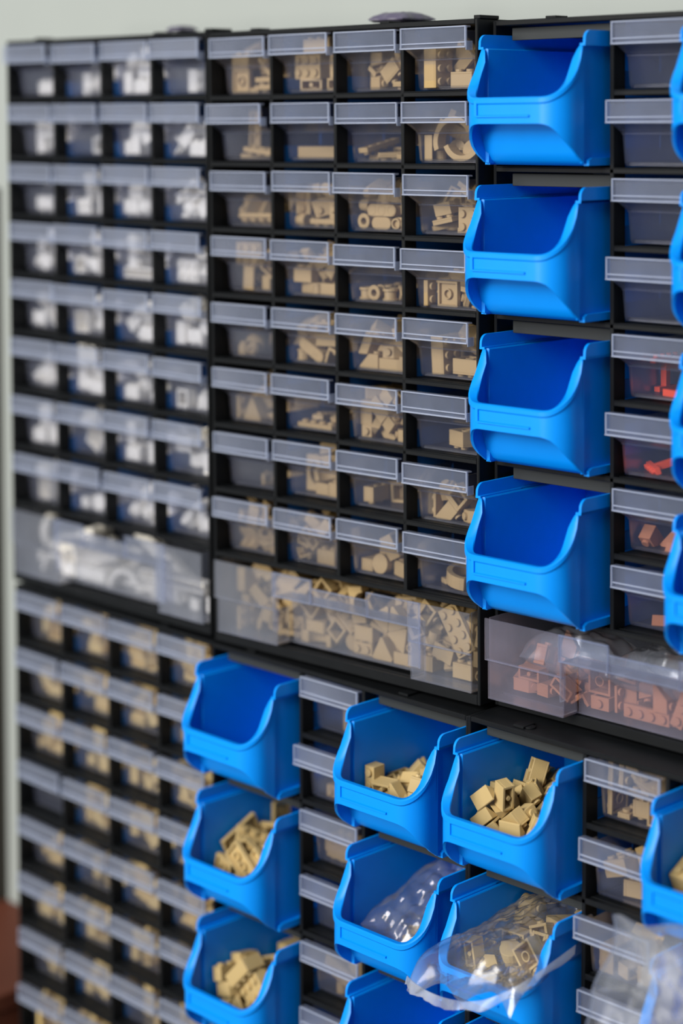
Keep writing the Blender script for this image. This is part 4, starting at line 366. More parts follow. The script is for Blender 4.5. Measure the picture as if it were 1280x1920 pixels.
 [4,-219,16,42,91,-12,-3,5,-400,6,32,0,90,0,1,-80,98,32,180,90,180,6,-281,67,16,-87,0,98,2,237,32,19,0,0,90,16,-130,25,16,-90,0,0,17,-396,71,30,-90,-44,60,13,416,17,16,90,-34,0,20,-22,110,20,0,0,20,3,8,110,63,-90,0,0,22,-242,68,13,-180,0,98,19,-368,106,15,-90,0,84,1,-306,38,35,-90,-71,14,19,-417,39,59,0,-40,90,19,417,80,28,0,0,90,13,-107,120,16,-90,-34,-90,20,37,103,20,0,0,-94,17,-62,16,50,0,-51,0,1,416,32,57,180,-2,-90,20,291,81,24,139,82,-11,20,-22,36,24,-96,0,37,1,366,16,20,0,0,0,20,33,51,25,-128,34,-14,19,165,20,15,90,0,-60,2,-187,66,60,29,-18,-55,19,105,15,19,180,-62,0,1,302,16,54,-180,-16,180,2,102,63,36,151,0,-90,6,-188,66,16,-90,0,93,16,-266,81,47,-94,0,-76,5,307,52,33,16,46,-56,5,196,94,13,180,0,21,3,-125,120,60,0,-47,0,20,378,56,24,-101,-54,105,1,-325,94,32,180,90,180,2,-373,52,94,-164,46,18,6,154,83,50,36,35,112,2,-155,19,107,-90,-51,0,20,-220,113,44,123,-78,-32,19,-134,19,47,-90,0,-118,20,-8,110,99,0,0,13,4,-286,38,80,-142,0,91,1,-336,38,47,-19,2,-76,6,106,40,63,13,27,26,22,-278,103,80,179,3,179,4,-425,120,32,0,89,0,13,234,24,66,-155,14,-117,16,6,20,128,164,-81,-159,16,-370,120,82,180,75,180,4,-356,37,17,71,0,-83,19,-40,50,66,-131,-68,-68,13,338,77,16,-90,56,151,13,262,16,84,167,9,-57,16,361,41,97,156,77,148,19,58,119,106,177,-37,1,13,-33,74,94,-23,-9,-173,19,295,54,76,-82,10,-112,4,-29,17,73,26,39,0,19,152,15,67,0,-80,0,6,-22,69,36,-68,-18,7,16,-148,120,109,0,-47,0,19,-417,19,134,0,-28,90,17,103,115,112,-13,-10,0,16,-358,59,159,-37,3,117,17,-416,105,90,0,-90,0,4,27,14,16,-90,0,180,22,400,122,64,180,-90,180,19,352,108,19,-180,-62,150,6,48,46,99,-118,62,74,17,-207,46,116,131,37,-146,1,-398,66,148,-37,10,112,16,314,83,97,-55,40,87,22,-288,104,115,-1,-17,-180,17,416,34,107,0,-76,90,1,35,16,58,-180,0,0,22,342,13,117,-90,-58,180,22,173,129,83,90,75,0,3,-82,78,94,-31,-31,44,13,-179,96,125,141,29,-65,13,192,17,47,90,-47,0,1,92,118,32,180,-89,0,6,-15,119,148,28,0,180,3,-269,43,110,-137,-35,156,2,-86,56,152,-70,-1,-17,17,375,78,82,-180,-38,166,17,194,74,63,159,-69,135,5,264,105,32,180,-76,-52,22,140,81,88,-15,-9,3,13,237,120,17,180,0,-58,5,126,66,118,-172,-13,-86,13,-317,44,91,-38,6,-80,13,313,120,20,-148,20,62,2,241,69,105,161,37,-15,22,362,104,106,90,-36,166,1,-39,34,130,13,-58,-108,1,122,83,136,-76,7,-170,1,-259,69,148,47,-5,-79,4,-352,122,159,-94,-12,0,1,122,105,166,100,10,169,4,61,75,83,-51,69,-44,19,144,16,114,0,-19,0,19,102,16,113,0,-30,-180,17,-217,108,121,152,-2,92,4,215,108,130,-31,-53,29,20,-91,26,103,-159,47,-152,17,-112,16,147,0,-51,0,1,242,120,88,180,-3,180,17,210,16,103,0,-62,-180,17,247,16,148,180,-53,0,20,177,80,134,-84,56,-80,6,426,71,149,-90,5,90,5,268,108,140,-130,-34,54],
 [18,413,71,36,180,0,93,24,-172,16,26,180,0,180,16,106,42,16,90,0,164,18,304,62,16,-90,0,106,25,-34,78,19,0,0,-168,18,-377,60,47,-137,-23,36,16,381,65,24,0,0,94,25,225,24,67,90,0,-180,18,-77,100,79,-89,0,3,16,-416,112,48,0,-90,0,18,-180,92,16,90,0,-139,18,171,72,24,0,0,167,16,216,28,27,180,0,166,16,-208,36,97,79,16,-168,25,-215,54,54,1,-14,2,18,-331,16,24,0,0,0,18,-12,34,24,0,0,9,25,77,116,88,-170,-28,-180,18,-204,96,93,105,13,-174,18,-197,27,131,76,14,180,25,-194,116,47,90,0,0,18,-416,61,108,0,-90,90,16,-312,30,82,-113,-2,177,24,-304,120,103,180,20,180],
 [1,66,116,32,180,90,180,6,68,17,65,90,-69,7,9,22,100,16,90,0,-102,2,329,32,19,0,0,0,17,-167,32,16,-90,0,-179,15,-280,99,20,0,0,42,2,66,56,32,90,0,-85,6,-368,120,6,0,0,0,9,181,16,20,0,0,180,6,102,58,41,-172,31,94,2,400,32,19,0,0,-180,1,215,104,24,131,0,-164,1,-280,110,61,92,2,0,1,385,116,16,-90,0,178,15,400,30,67,-69,0,180,15,-43,100,8,126,0,169,9,-389,14,16,90,0,46,1,-374,76,16,90,0,-19,15,265,19,23,-90,0,0,1,4,39,16,-90,0,0,2,-358,100,56,-172,20,93,9,-117,116,16,90,0,0,9,12,68,52,128,-32,-51,17,130,28,32,162,-2,-97,17,-358,48,86,1,20,93,9,-37,119,42,-176,-48,180,1,-163,92,16,-90,0,84,2,319,68,62,0,22,90,2,-180,42,63,90,0,-179,1,255,63,27,178,1,-174,2,114,100,69,124,10,-178,15,162,58,31,33,-13,-17,9,9,16,63,0,89,0,6,178,36,58,90,21,-2,15,-218,32,8,126,0,-89,15,-112,33,32,0,89,0,1,312,29,126,63,-52,-147,2,406,33,110,-90,2,-90,2,-43,66,54,-157,-29,-97,1,-106,69,16,90,0,-16,15,170,85,68,141,20,88,1,-329,34,16,-90,0,-99,6,148,122,34,90,17,180,15,-113,60,53,70,0,-8,1,293,120,32,180,-16,180,1,-225,82,19,0,0,-175,6,-34,14,16,-90,0,180,2,238,80,70,-41,5,12,2,222,116,120,-90,6,180,6,-426,73,46,90,-31,90,2,258,32,114,180,17,0,9,78,58,78,180,-46,163,1,416,102,51,-1,0,-90,1,-162,104,51,0,0,0,17,-220,119,31,180,0,2,15,367,69,85,93,-22,-91,1,-289,62,46,-9,-33,-173,1,348,120,68,180,57,180,2,186,24,105,-82,21,1,2,305,100,110,-179,12,92,17,20,120,63,180,12,180,9,-336,116,103,-131,69,-109,17,318,104,145,102,-1,-177,17,-104,112,47,90,0,0,1,-374,19,47,90,0,180,1,-275,19,30,90,-31,180,1,377,101,117,71,-12,-90,1,363,30,142,80,-44,11,17,416,99,104,90,-89,0],
]
PILES = dict(zip(SITES, ROWS))

# ---------------- the room ----------------
def room(name, b, m):
    me = MB().box(*b).mesh(name); o = obj(name, me, m, kind='structure'); o.location.z = 0; return o
room('wall_back', (-1200, 1800, 110, 170, 0, 2900), 'wall')
room('floor', (-2600, 2600, -3200, 170, -20, 0), 'floor')
room('trim_1', (-1200, -516, 88, 110, 0, LIFT-120), 'casing')

# ---------------- cabinets ----------------
def unit_matrix(x, y, z, roll, yaw):
    return Matrix.Translation(Vector((x, y, z+LIFT))*.001) @ Matrix.Rotation(yaw, 4, 'Z') @ Matrix.Rotation(-roll, 4, 'Y')
UNITS = {
 'A': (unit_matrix(-238.0, 1, -.8, .0047, -.0126), 'small', 'upper left cabinet'),
 'B': (unit_matrix(0, 0, 0, .0107, .0309), 'small', 'upper middle cabinet'),
 'C': (unit_matrix(234.3, 16, 1.3, .0107, 0), 'bins', 'upper right cabinet'),
 'D': (unit_matrix(-232.5, 0, -416.4, -.0009, -.0126), 'small', 'lower left cabinet'),
 'E': (unit_matrix(2.6, -5, -415.8, 0, 0), 'bins', 'lower middle cabinet'),
 'F': (unit_matrix(238.0, -8, -414.2, 0, 0), 'bins', 'lower right cabinet'),
}
P = 44.07; CW = 57.0; DEPTH = 104
def divider(x, z0, z1):
    return MB().box(x-1.35, x+1.35, 0, 11, z0, z1)
def build_cabinet(key):
    mw, style, where = UNITS[key]
    desc = {'A': 'black drawer cabinet, upper left, full of small clear drawers of white bricks',
            'B': 'black drawer cabinet, upper middle, clear drawers of dark tan bricks',
            'C': 'black cabinet, upper right, blue bins either side of a column of nearly empty drawers',
            'D': 'black drawer cabinet, lower left, clear drawers of yellow-lit tan bricks',
            'E': 'black cabinet, lower middle, two columns of blue bins beside narrow clear drawers',
            'F': 'black cabinet with a deep top ledge, lower right corner, blue bins holding bricks and bags'}[key]
    t = empty('drawer_cabinet', desc, 'cabinet', mw)
    m = MB()
    m.box(-116.6, -114.4, 0, DEPTH, -412.6, 0); m.box(114.4, 116.6, 0, DEPTH, -412.6, 0)
    m.box(-114.4, 114.4, 0, DEPTH, -3.2, 0); m.box(-114.4, 114.4, 1.5, DEPTH, -412.6, -408.5); m.box(-114.4, 114.4, 0, 2.6, -412.6, -406.3)
    m.box(-114.4, 114.4, 5.5, 7.5, -408.5, -406.6)
    obj('outer_shell', m.mesh('outer_shell', .5), 'black', t)
    obj('back_panel', MB().box(-114.4, 114.4, DEPTH-1.5, DEPTH, -408.5, -3.2).mesh('back_panel'), 'black', t)
    cols = [-57, 0, 57] if style == 'small' else [-28.5, 28.5]
    for r in range(1, 9):
        z = -P*r
        if style == 'small' or r == 8: spans = [(-114.4, 114.4)]
        elif r % 2 == 0: spans = [(-114.4, 114.4)]
        else: spans = [(-27.1, 27.1)]
        s = MB()
        for a, b in spans:
            s.box(a, b, 0, DEPTH-1.5, z-1.4, z+1.2); s.box(a, b, 0, 1.2, z+1.2, z+1.9); s.box(a, b, 5, 6, z+1.2, z+1.7)
        obj('shelf', s.mesh('shelf', .35), 'black', t)
    for x in cols:
        d = divider(x, -P*8+1.5, -3.2)
        post = obj('divider', d.mesh('divider', .3), 'black', t)
        pn = MB()
        for r in range(8):
            zt, zb = -P*r-2.2, -P*(r+1)+1.6
            if r == 0: zt -= 1
            pn.box(x-.6, x+.6, 11, DEPTH-2, zb, zb+11); pn.box(x-.6, x+.6, 11, DEPTH-2, zt-11, zt)
            pn.box(x-.6, x+.6, 46, DEPTH-2, zb+11, zt-11)
        obj('divider_panel', pn.mesh('divider_panel'), 'liner', t)
    if style == 'bins':
        for c in (-71.4, 71.4):
            for k in range(4):
                zt = -2*P*k - (3.2 if k == 0 else 1.5)
                obj('hanging_rail', MB().box(c-37, c+37, 8, 10.5, zt-8.5, zt-1.0).mesh('hanging_rail', .3), 'rail', t)
    for x in ((-75, 40) if key in 'BC' else (-80, 60)):
        obj('mounting_clip', MB().box(x-4, x+4, 3, 14, 0, 1.5).mesh('mounting_clip', .3), 'black', t)
    if key in 'AB': obj('corner_clip', MB().box(112, 120 if key == 'A' else 117, 2, 20, 0, 2.2).mesh('corner_clip', .3), 'black', t)
    if key == 'F':   # flat round stud on the ledge
        obj('ledge_button', MB().cyl((-75, 8, 0), 3.4, 1.0, n=20).mesh('ledge_button', .2), 'black', t)
    return t
CAB = {k: build_cabinet(k) for k in 'ABCDEF'}
def drawer_part(name, key, m, label):
    o = bpy.data.objects.new(name, None); COL.objects.link(o); o.empty_display_size = .01
    o.parent = CAB[key]; o.matrix_basis = UNITS[key][0].inverted() @ m; o['label'] = label
    return o

# ---------------- small drawers ----------------
def tray_mesh():
    m = MB()
    X = 24.3; zt, zm, zb = -9.0, -23.0, -41.4
    for s in (-1, 1):
        pts = [(-2.0, -16.6), (9.6, zm), (11.6, zb+2), (13, zb), (98, zb), (98, zt), (12, zt), (10, zt+2.4), (-2.0, zt+2.4)]
        a, b = (s*X, s*(X-1.1))
        m.prism(pts, min(a, b), max(a, b), 'x')
    m.prism([(9.6, zm), (11.6, zb+2), (13, zb), (14.2, zb+1.2), (12.8, zb+2.4), (10.8, zm)], -X+1.1, X-1.1, 'x')
    m.box(-X+1.1, X-1.1, 14, 97, zb, zb+1.1); m.box(-X+1.1, X-1.1, 96.9, 98, zb+1.1, zt)
    m.prism([(-2, -16.6), (9.6, zm), (10.8, zm), (10.8, zm+.9), (-2, -15.6)], -X+1.1, X-1.1, 'x')
    m.box(-X-.5, X+.5, 9.2, 10.2, zm-.5, zm+.4)
    return m.mesh('tray', .22)
def strip_mesh():
    X = 25.9; zt, zb = -4.0, -17.0
    m = MB().box(-X, X, -2.9, -2.0, zb, zt)
    m.box(-X, X, -2.0, 1.0, zt-.9, zt)
    r = MB(); r.box(-X, X, -4.1, -2.95, zt-.7, zt); r.box(-X, X, -4.5, -2.95, zb, zb+.9); r.box(-X+1, X-1, -4.0, -2.95, zb+2.9, zb+3.6)
    r.box(-X, -X+.8, -4.1, -2.95, zb+.9, zt-.7); r.box(X-.8, X, -4.1, -2.95, zb+.9, zt-.7)
    r.box(X+.05, X+.6, -4.0, 2, zb-1.5, zb+4)
    return m.mesh('label_holder', .2), r.mesh('raised_rim', .15)
TRAY = tray_mesh(); STRIP, RIM = strip_mesh()
ORD = ['top', 'second', 'third', 'fourth', 'fifth', 'sixth', 'seventh', 'eighth']
COLN = {1: 'first', 2: 'second', 3: 'third', 4: 'fourth'}
drawer_mw = {}
rj = random.Random(3)
def fill_word(key, r, c):
    n = len(PILES.get('%s%d%d' % (key, r, c), []))//7
    col = {'A': 'white', 'B': 'tan', 'C': 'orange-red', 'D': 'yellow-lit tan', 'E': 'tan', 'F': 'tan'}[key]
    if n == 0: return 'empty clear drawer'
    if n < 6: return 'clear drawer holding a few %s pieces' % col
    if n < 12: return 'clear drawer partly filled with %s pieces' % col
    return 'clear drawer heaped with %s pieces' % col
def drawer(key, r, c, x, dy=0, dz=0):
    mw, style, where = UNITS[key]
    m = mw @ loc(x, dy, -P*(r-1)+dz) @ jit(rj)
    place = ('%s row, %s column, %s' % (ORD[r-1], COLN[c], where)) if style == 'small' else ('%s in the drawer column, %s' % (ORD[r-1] if r > 1 else 'topmost', where))
    t = drawer_part('small_drawer', key, m, fill_word(key, r, c) + ', ' + place)
    obj('tray', TRAY, 'tray', t); obj('label_holder', STRIP, 'strip', t); obj('raised_rim', RIM, 'rim', t)
    drawer_mw['%s%d%d' % (key, r, c)] = (m, place)
OUT = {'B43': (-1, -1.2), 'B44': (-1.5, -1.6), 'B64': (-2, -1.2), 'B74': (-2, -1.5), 'B84': (-2, -.5), 'B21': (-4, 0), 'B72': (-1, .3), 'B62': (-2, 0), 'A21': (0, 0), 'A11': (-3, 0),
       'C22': (-5, 0), 'C42': (-5, 0), 'C62': (-5, 0), 'E22': (-5, 0), 'F22': (-5, 0), 'F32': (-9, 0), 'F42': (-5, 0), 'B63': (0, -1.6), 'B53': (0, -1), 'B51': (-.5, -.5)}
for key in 'ABD':
    for r in range(1, 9):
        for c in range(1, 5):
            dy, dz = OUT.get('%s%d%d' % (key, r, c), (rj.uniform(-1, .6), rj.uniform(-.8, .2)))
            drawer(key, r, c, (c-2.5)*CW, dy, dz)
for key, n in (('C', 8), ('E', 7), ('F', 5)):
    for r in range(1, n+1):
        dy, dz = OUT.get('%s%d2' % (key, r), (0, 0))
        drawer(key, r, 2, 0, dy, dz)

# ---------------- wide bottom drawers ----------------
def big_tray_mesh():
    m = MB(); zt, zb = -356.0, -405.2; L = 111.5; l0, l1, r0, r1 = -L, -54, 63, L; yr = 11
    def outline(x0, x1, y): return (x0, x1, y)
    # left and right blocks, lower part set back 1.5 mm under a flared upper half
    for a, b in ((l0, l1), (r0, r1)):
        m.box(a, b, -2.5, -1.3, zb, -381); m.box(a-.8, b+.4, -4.5, -3.3, -381.5, zt); m.box(a-.8, b+.4, -3.3, -1.3, -382, -381)
        m.box(a, b, -2.5, yr, zb, zb+1.2)
    m.box(l1-1.2, l1, -1.3, yr, zb+1.2, -381); m.box(r0, r0+1.2, -1.3, yr, zb+1.2, -381)
    m.prism([(yr, -372), (yr+1, zb), (yr+2.2, zb), (yr+1.2, -372)], l1, r0, 'x')
    m.box(l1, r0, -3.3, yr+1.2, -372.6, -371.4)
    for a, b in ((l0, l0+1.2), (r1-1.2, r1)): m.box(a, b, -1.3, 98, zb+1.2, zt)
    m.box(l0, r1, yr, 98, zb, zb+1.2); m.box(l0+1.2, r1-1.2, 96.8, 98, zb+1.2, zt)
    return m.mesh('tray', .3)
def big_label_mesh():
    m = MB(); zt = -355.4; z0 = -371.5
    m.box(-54, -19, -5.9, -4.6, z0, zt); m.box(-19, 30, -5.0, -3.8, z0, zt-5.5); m.box(30, 74, -5.9, -4.6, z0, zt)
    m.box(64, 74, -5.9, -4.6, -396, z0); m.box(-54, -52.8, -5.9, -1.3, zb0 := -395, z0)
    for a, b in ((-54, -19), (30, 74)):
        m.box(a, b, -6.8, -5.9, zt-.9, zt); m.box(a, b, -6.8, -5.9, z0, z0+.9)
    m.box(-19, 30, -5.9, -5, zt-6.4, zt-5.5); m.box(-19, 30, -5.9, -5, z0, z0+.9)
    m.box(-19.6, -18.6, -6.8, -5, z0, zt); m.box(29.4, 30.4, -6.8, -5, z0, zt); m.box(-54.4, -53.4, -6.8, -5, z0, zt); m.box(73.2, 74.2, -6.8, -5.6, -396, zt)
    return m.mesh('label_holder', .25)
BT, BL_ = big_tray_mesh(), big_label_mesh()
BT.materials.append(M['bigtray'])
for key, dy, lab in (('A', -.5, 'wide clear drawer of long and curved white pieces, foot of upper left cabinet'),
                     ('B', 0, 'wide clear drawer packed with tan bricks, foot of upper middle cabinet'),
                     ('C', -10, 'wide clear drawer of bagged rust-coloured pieces, foot of upper right cabinet')):
    m = UNITS[key][0] @ loc(0, dy, 0)
    t = drawer_part('wide_drawer', key, m, lab)
    obj('tray', BT if key != 'C' else BT.copy(), 'bigtray', t); obj('label_holder', BL_, 'strip', t)
    if key == 'C': [c for c in t.children if c.name.startswith('tray')][0].data.materials[0] = M['cloudytray']
    drawer_mw[key+'L'] = (m, 'wide drawer, ' + UNITS[key][2])

# ---------------- blue bins ----------------
def lerp(tab, x):
    if x <= tab[0][0]: return tab[0][1]
    for (a, b), (c, d) in zip(tab, tab[1:]):
        if x <= c: return b + (d-b)*(x-a)/(c-a)
    return tab[-1][1]
TOP = [(-40, -46), (-38.8, -45.6), (-36.5, -43.8), (-33, -40.6), (-29, -36.2), (-25, -30.5), (-22, -24.5), (-20, -19), (-18.9, -17)]
BOT = [(-40, -61), (-38, -63), (-34, -69), (-30, -73.5), (-24, -79), (-17.5, -83.6), (-15, -84.6)]
def bin_mesh():
    W, R, YF, YB = 37.2, 15.0, -40.0, 80.0; ZB = -85.0
    path = []   # (x, y, nx, ny) outward normal
    def side(s):
        ys = [-25, -24, -23, -22, -21, -20, -19.2, -18.6, -18, -17.9, -17.0, 0, 40, YB]
        return [(s*(W if y < -17.4 else W-1.7), y, s, 0) for y in ys]
    left = side(-1)[::-1]; right = side(1)
    def arc(cx, a0, a1, n=10):
        return [(cx+R*math.cos(a), YF+R+R*math.sin(a), math.cos(a), math.sin(a)) for a in [a0+(a1-a0)*i/n for i in range(n+1)]]
    path = left + arc(-W+R, math.pi, 1.5*math.pi)[1:] + [(x, YF, 0, -1) for x in (-12, 0, 12)] + arc(W-R, 1.5*math.pi, 2*math.pi)[:-1] + right
    n = len(path); m = MB()
    vs = []
    def rows(x, y, nx, ny):
        T, B = lerp(TOP, y), lerp(BOT, y)
        front = max(0, min(1, (-y-18)/4)) ; e = 1.5 + 3.6*front*(1-max(0, -ny)**3*.45)
        o = [(1.0*front, T-3.2), (1.0*front, T-.8), (.2*front, T), (-e+.6, T), (-e, T-.7), (-e, T-2.4), (-1.6, T-3.6), (-1.6, min(T-6, B+8)), (-1.6, B), (0, B), (0, (T-4+B)/2+1), (0, T-4.2)]
        return [(x+nx*d, y+ny*d, z) for d, z in o]
    K = 12
    for p in path: vs += rows(*p)
    fs = [(i*K+k, i*K+(k+1) % K, (i+1)*K+(k+1) % K, (i+1)*K+k) for i in range(n-1) for k in range(K)]
    fs += [tuple(range(K)), tuple((n-1)*K+k for k in range(K))]
    m.add(vs, fs)
    # back wall, floor, recessed front panel below the lip
    m.box(-W+1, W-1, YB-1.6, YB, ZB, -9)
    pr = [(-22.5, -59.4), (-21.8, -66), (-20, -72), (-17.6, -77.5), (-14.6, -82), (-10, ZB), (YB, ZB), (YB, ZB+1.6), (-9.4, ZB+1.6), (-13.4, -81), (-16.2, -76.8), (-18.6, -71.6), (-20.3, -65.6), (-21, -59.4)]
    m.prism(pr, -W+1.5, W-1.5, 'x')
    m.prism([(-W+1.2, -19.6), (-W+1.2, -26)] + [(-W+R+(R-1.2)*math.cos(a), YF+R+(R-1.2)*math.sin(a)) for a in [math.pi+k*math.pi/16 for k in range(1, 8)]]
            + [(W-R+(R-1.2)*math.cos(a), YF+R+(R-1.2)*math.sin(a)) for a in [1.5*math.pi+k*math.pi/16 for k in range(1, 8)]] + [(W-1.2, -26), (W-1.2, -19.6)], -59.6, -58.2, 'z')
    # upper side flanges stepping outwards, with a rounded front corner
    fl = [(-19.6, -17.6), (-19.4, -14)] + [(-14.2-5.2*math.cos(a), -14-.0+5.2*math.sin(a)) for a in [math.radians(d) for d in (15, 35, 55, 75, 90)]] + [(YB, -8.8), (YB, -17.6)]
    for s in (-1, 1):
        a, b = sorted((s*(W+.6), s*(W+2.2))); m.prism(fl, a, b, 'x')
        a, b = sorted((s*(W-1.6), s*(W+2.2))); m.prism([(-19.6, -17.6), (18, -17.6), (18, -16.2), (-19.6, -16.2)], a, b, 'x')
        a, b = sorted((s*(W-.9), s*(W+2.2))); m.prism([(18, -17.6), (YB, -17.6), (YB, -16.2), (18, -16.2)], a, b, 'x')
        a, b = sorted((s*(W-2.5), s*(W+1.2))); m.prism([(-15, ZB+.1), (YB, ZB+.1), (YB, -80.5), (-12, -80.5), (-15, -82)], a, b, 'x')
    # label pocket: ridge below, upright end stop
    m.prism([(-41.2, -57.2), (-40, -57.6), (-40, -56), (-41.2, -56.4)], -23, 16, 'x')
    m.box(-24.4, -22.4, -41.0, -39.9, -56.6, -47.6)
    return m.mesh('bin_body', 0, True)
BINM = bin_mesh()
bin_mw = {}
def bin_(key, c, k, dy, lab, dx=0, yaw=0, dz=0):
    mw, _, where = UNITS[key]
    m = mw @ loc(-71.4 if c == 'a' else 71.4, dy, -2*P*k+dz) @ loc(dx, 0, 0) @ Matrix.Rotation(math.radians(yaw), 4, 'Z')
    o = obj('storage_bin', BINM, 'blue'); o.matrix_world = m
    o['label'] = lab; o['category'] = 'bin'; o['group'] = 'blue open-front storage bins'
    bin_mw['%s%d%s' % (key, k+1, c)] = m
bin_('C', 'a', 0, 0, 'empty blue bin, topmost in the left stack of the upper right cabinet')
bin_('C', 'a', 1, -4, 'empty blue bin, second from top, left stack, upper right cabinet')
bin_('C', 'a', 2, 0, 'empty blue bin, third from top, left stack, upper right cabinet')
bin_('C', 'a', 3, -4, 'empty blue bin, lowest of the left stack, upper right cabinet')
bin_('C', 'c', 0, 0, 'blue bin cut by the right edge, topmost at the upper right corner')
bin_('C', 'c', 1, 0, 'blue bin cut by the right edge, second below the upper right corner')
bin_('C', 'c', 2, 0, 'blue bin cut by the right edge, third below the upper right corner')
bin_('C', 'c', 3, -6, 'blue bin cut by the right edge, lowest in the upper right cabinet')
bin_('E', 'a', 0, 0, 'empty blue bin, topmost in the left stack of the lower middle cabinet')
bin_('E', 'a', 1, 0, 'blue bin heaped with flat tan plates, second in left stack, lower middle cabinet')
bin_('E', 'a', 2, 0, 'blue bin with mixed tan bricks, third in left stack, lower middle cabinet')
bin_('E', 'c', 0, 0, 'blue bin with sloped tan bricks, top of right stack, lower middle cabinet')
bin_('E', 'c', 1, 0, 'blue bin holding a folded clear bag, lower middle cabinet')
bin_('E', 'c', 2, 0, 'nearly empty blue bin at the bottom edge, below the one with the folded bag')
bin_('F', 'a', 0, 0, 'blue bin of small studded tan bricks, top left in the lower right cabinet')
bin_('F', 'a', 1, -2, 'blue bin with a zip bag spilling over its front lip')
bin_('F', 'a', 2, 0, 'blue bin barely showing at the bottom edge, below the spilling zip bag')
bin_('F', 'c', 0, 0, 'blue bin with tan pieces cut by the right edge, lower right cabinet')
bin_('F', 'c', 1, 0, 'blue bin mostly hidden behind the blurred hanging bag, lower right corner')

# ---------------- toy pieces ----------------
PM = {}
def piece_mesh(k, colour):
    if (k, colour) not in PM:
        me = PIECES[k][2]().mesh(PIECES[k][0], .18); me.materials.append(M[colour]); PM[k, colour] = me
    return PM[k, colour]
CN = {'tan': 'dark tan', 'lit_tan': 'yellow-lit tan', 'white': 'white', 'red': 'orange-red', 'rust': 'rust-coloured'}
BINWHERE = {'E2a': 'plate-filled blue bin, left stack, lower middle cabinet', 'E3a': 'third blue bin, left stack, lower middle cabinet',
            'E1c': 'top blue bin, right stack, lower middle cabinet', 'E3c': 'blue bin under the folded bag, bottom edge',
            'F1a': 'top left blue bin, lower right cabinet', 'F1c': 'blue bin cut by right edge, lower right',
            'E2c': 'folded clear bag, lower middle cabinet', 'F2a': 'zip bag spilling over a blue bin'}
todo = []
for cid, data in PILES.items():
    colour = {'A': 'white', 'B': 'tan', 'C': 'red', 'D': 'lit_tan', 'E': 'tan', 'F': 'tan'}[cid[0]]
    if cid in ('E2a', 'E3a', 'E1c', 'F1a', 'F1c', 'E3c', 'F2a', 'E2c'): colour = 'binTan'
    if cid in ('C72', 'C82'): colour = 'rust'
    if cid == 'CL': colour = 'rust'
    if cid in drawer_mw:
        base, where = drawer_mw[cid]
        off = loc(0, 13.5, -405.2+1.3) if cid[1] == 'L' else loc(0, 14.3, -41.4+1.2)
        if cid == 'CL': off = loc(0, 14, -402)
    else:
        base = bin_mw[cid]; off = loc(0, -12, -83.3); where = BINWHERE[cid]
        if cid == 'E2c': off = loc(4, 0, -74)
        if cid == 'F2a': off = loc(0, -16, -67)
    words = where
    for i in range(0, len(data), 7):
        d = data[i:i+7]; k = 'abcdefghijklmnopqrstuvwxyz'[d[0]]
        mw = base @ off @ loc(d[1]/4, d[2]/4, d[3]/4) @ Euler([math.radians(a) for a in d[4:]]).to_matrix().to_4x4()
        todo.append((cid, k, colour, mw, words))
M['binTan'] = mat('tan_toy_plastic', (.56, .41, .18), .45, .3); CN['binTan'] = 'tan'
camp = cam.matrix_world.translation
byname = {}
for t in todo: byname.setdefault(PIECES[t[1]][0], []).append(t)
for nm, lst in byname.items():
    lst.sort(key=lambda t: (t[3].translation-camp).length)
    for cid, k, colour, mw, words in lst[:300]:
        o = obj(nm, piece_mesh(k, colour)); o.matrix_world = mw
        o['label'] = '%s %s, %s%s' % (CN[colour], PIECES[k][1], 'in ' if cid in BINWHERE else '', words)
        o['category'] = nm.replace('_', ' '); o['kind'] = 'thing'; o['group'] = '%s %ss, %s' % (CN[colour], PIECES[k][1], words)
    rest = lst[300:]
    if rest:
        cols = sorted({t[2] for t in rest}); vs, fs, mi = [], [], []
        for cid, k, colour, mw, words in rest:
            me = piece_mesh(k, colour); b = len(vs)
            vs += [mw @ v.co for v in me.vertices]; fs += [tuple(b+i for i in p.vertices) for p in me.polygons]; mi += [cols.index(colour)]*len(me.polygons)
        me = bpy.data.meshes.new(nm); me.from_pydata(vs, [], fs)
        for c in cols: me.materials.append(M[c])
        me.polygons.foreach_set('material_index', mi)
        o = obj(nm+'_heaps', me); o['kind'] = 'stuff'; o['label'] = 'farthest pieces of this shape heaped in the clear drawers of the left-hand cabinets'; o['category'] = 'toy bricks'

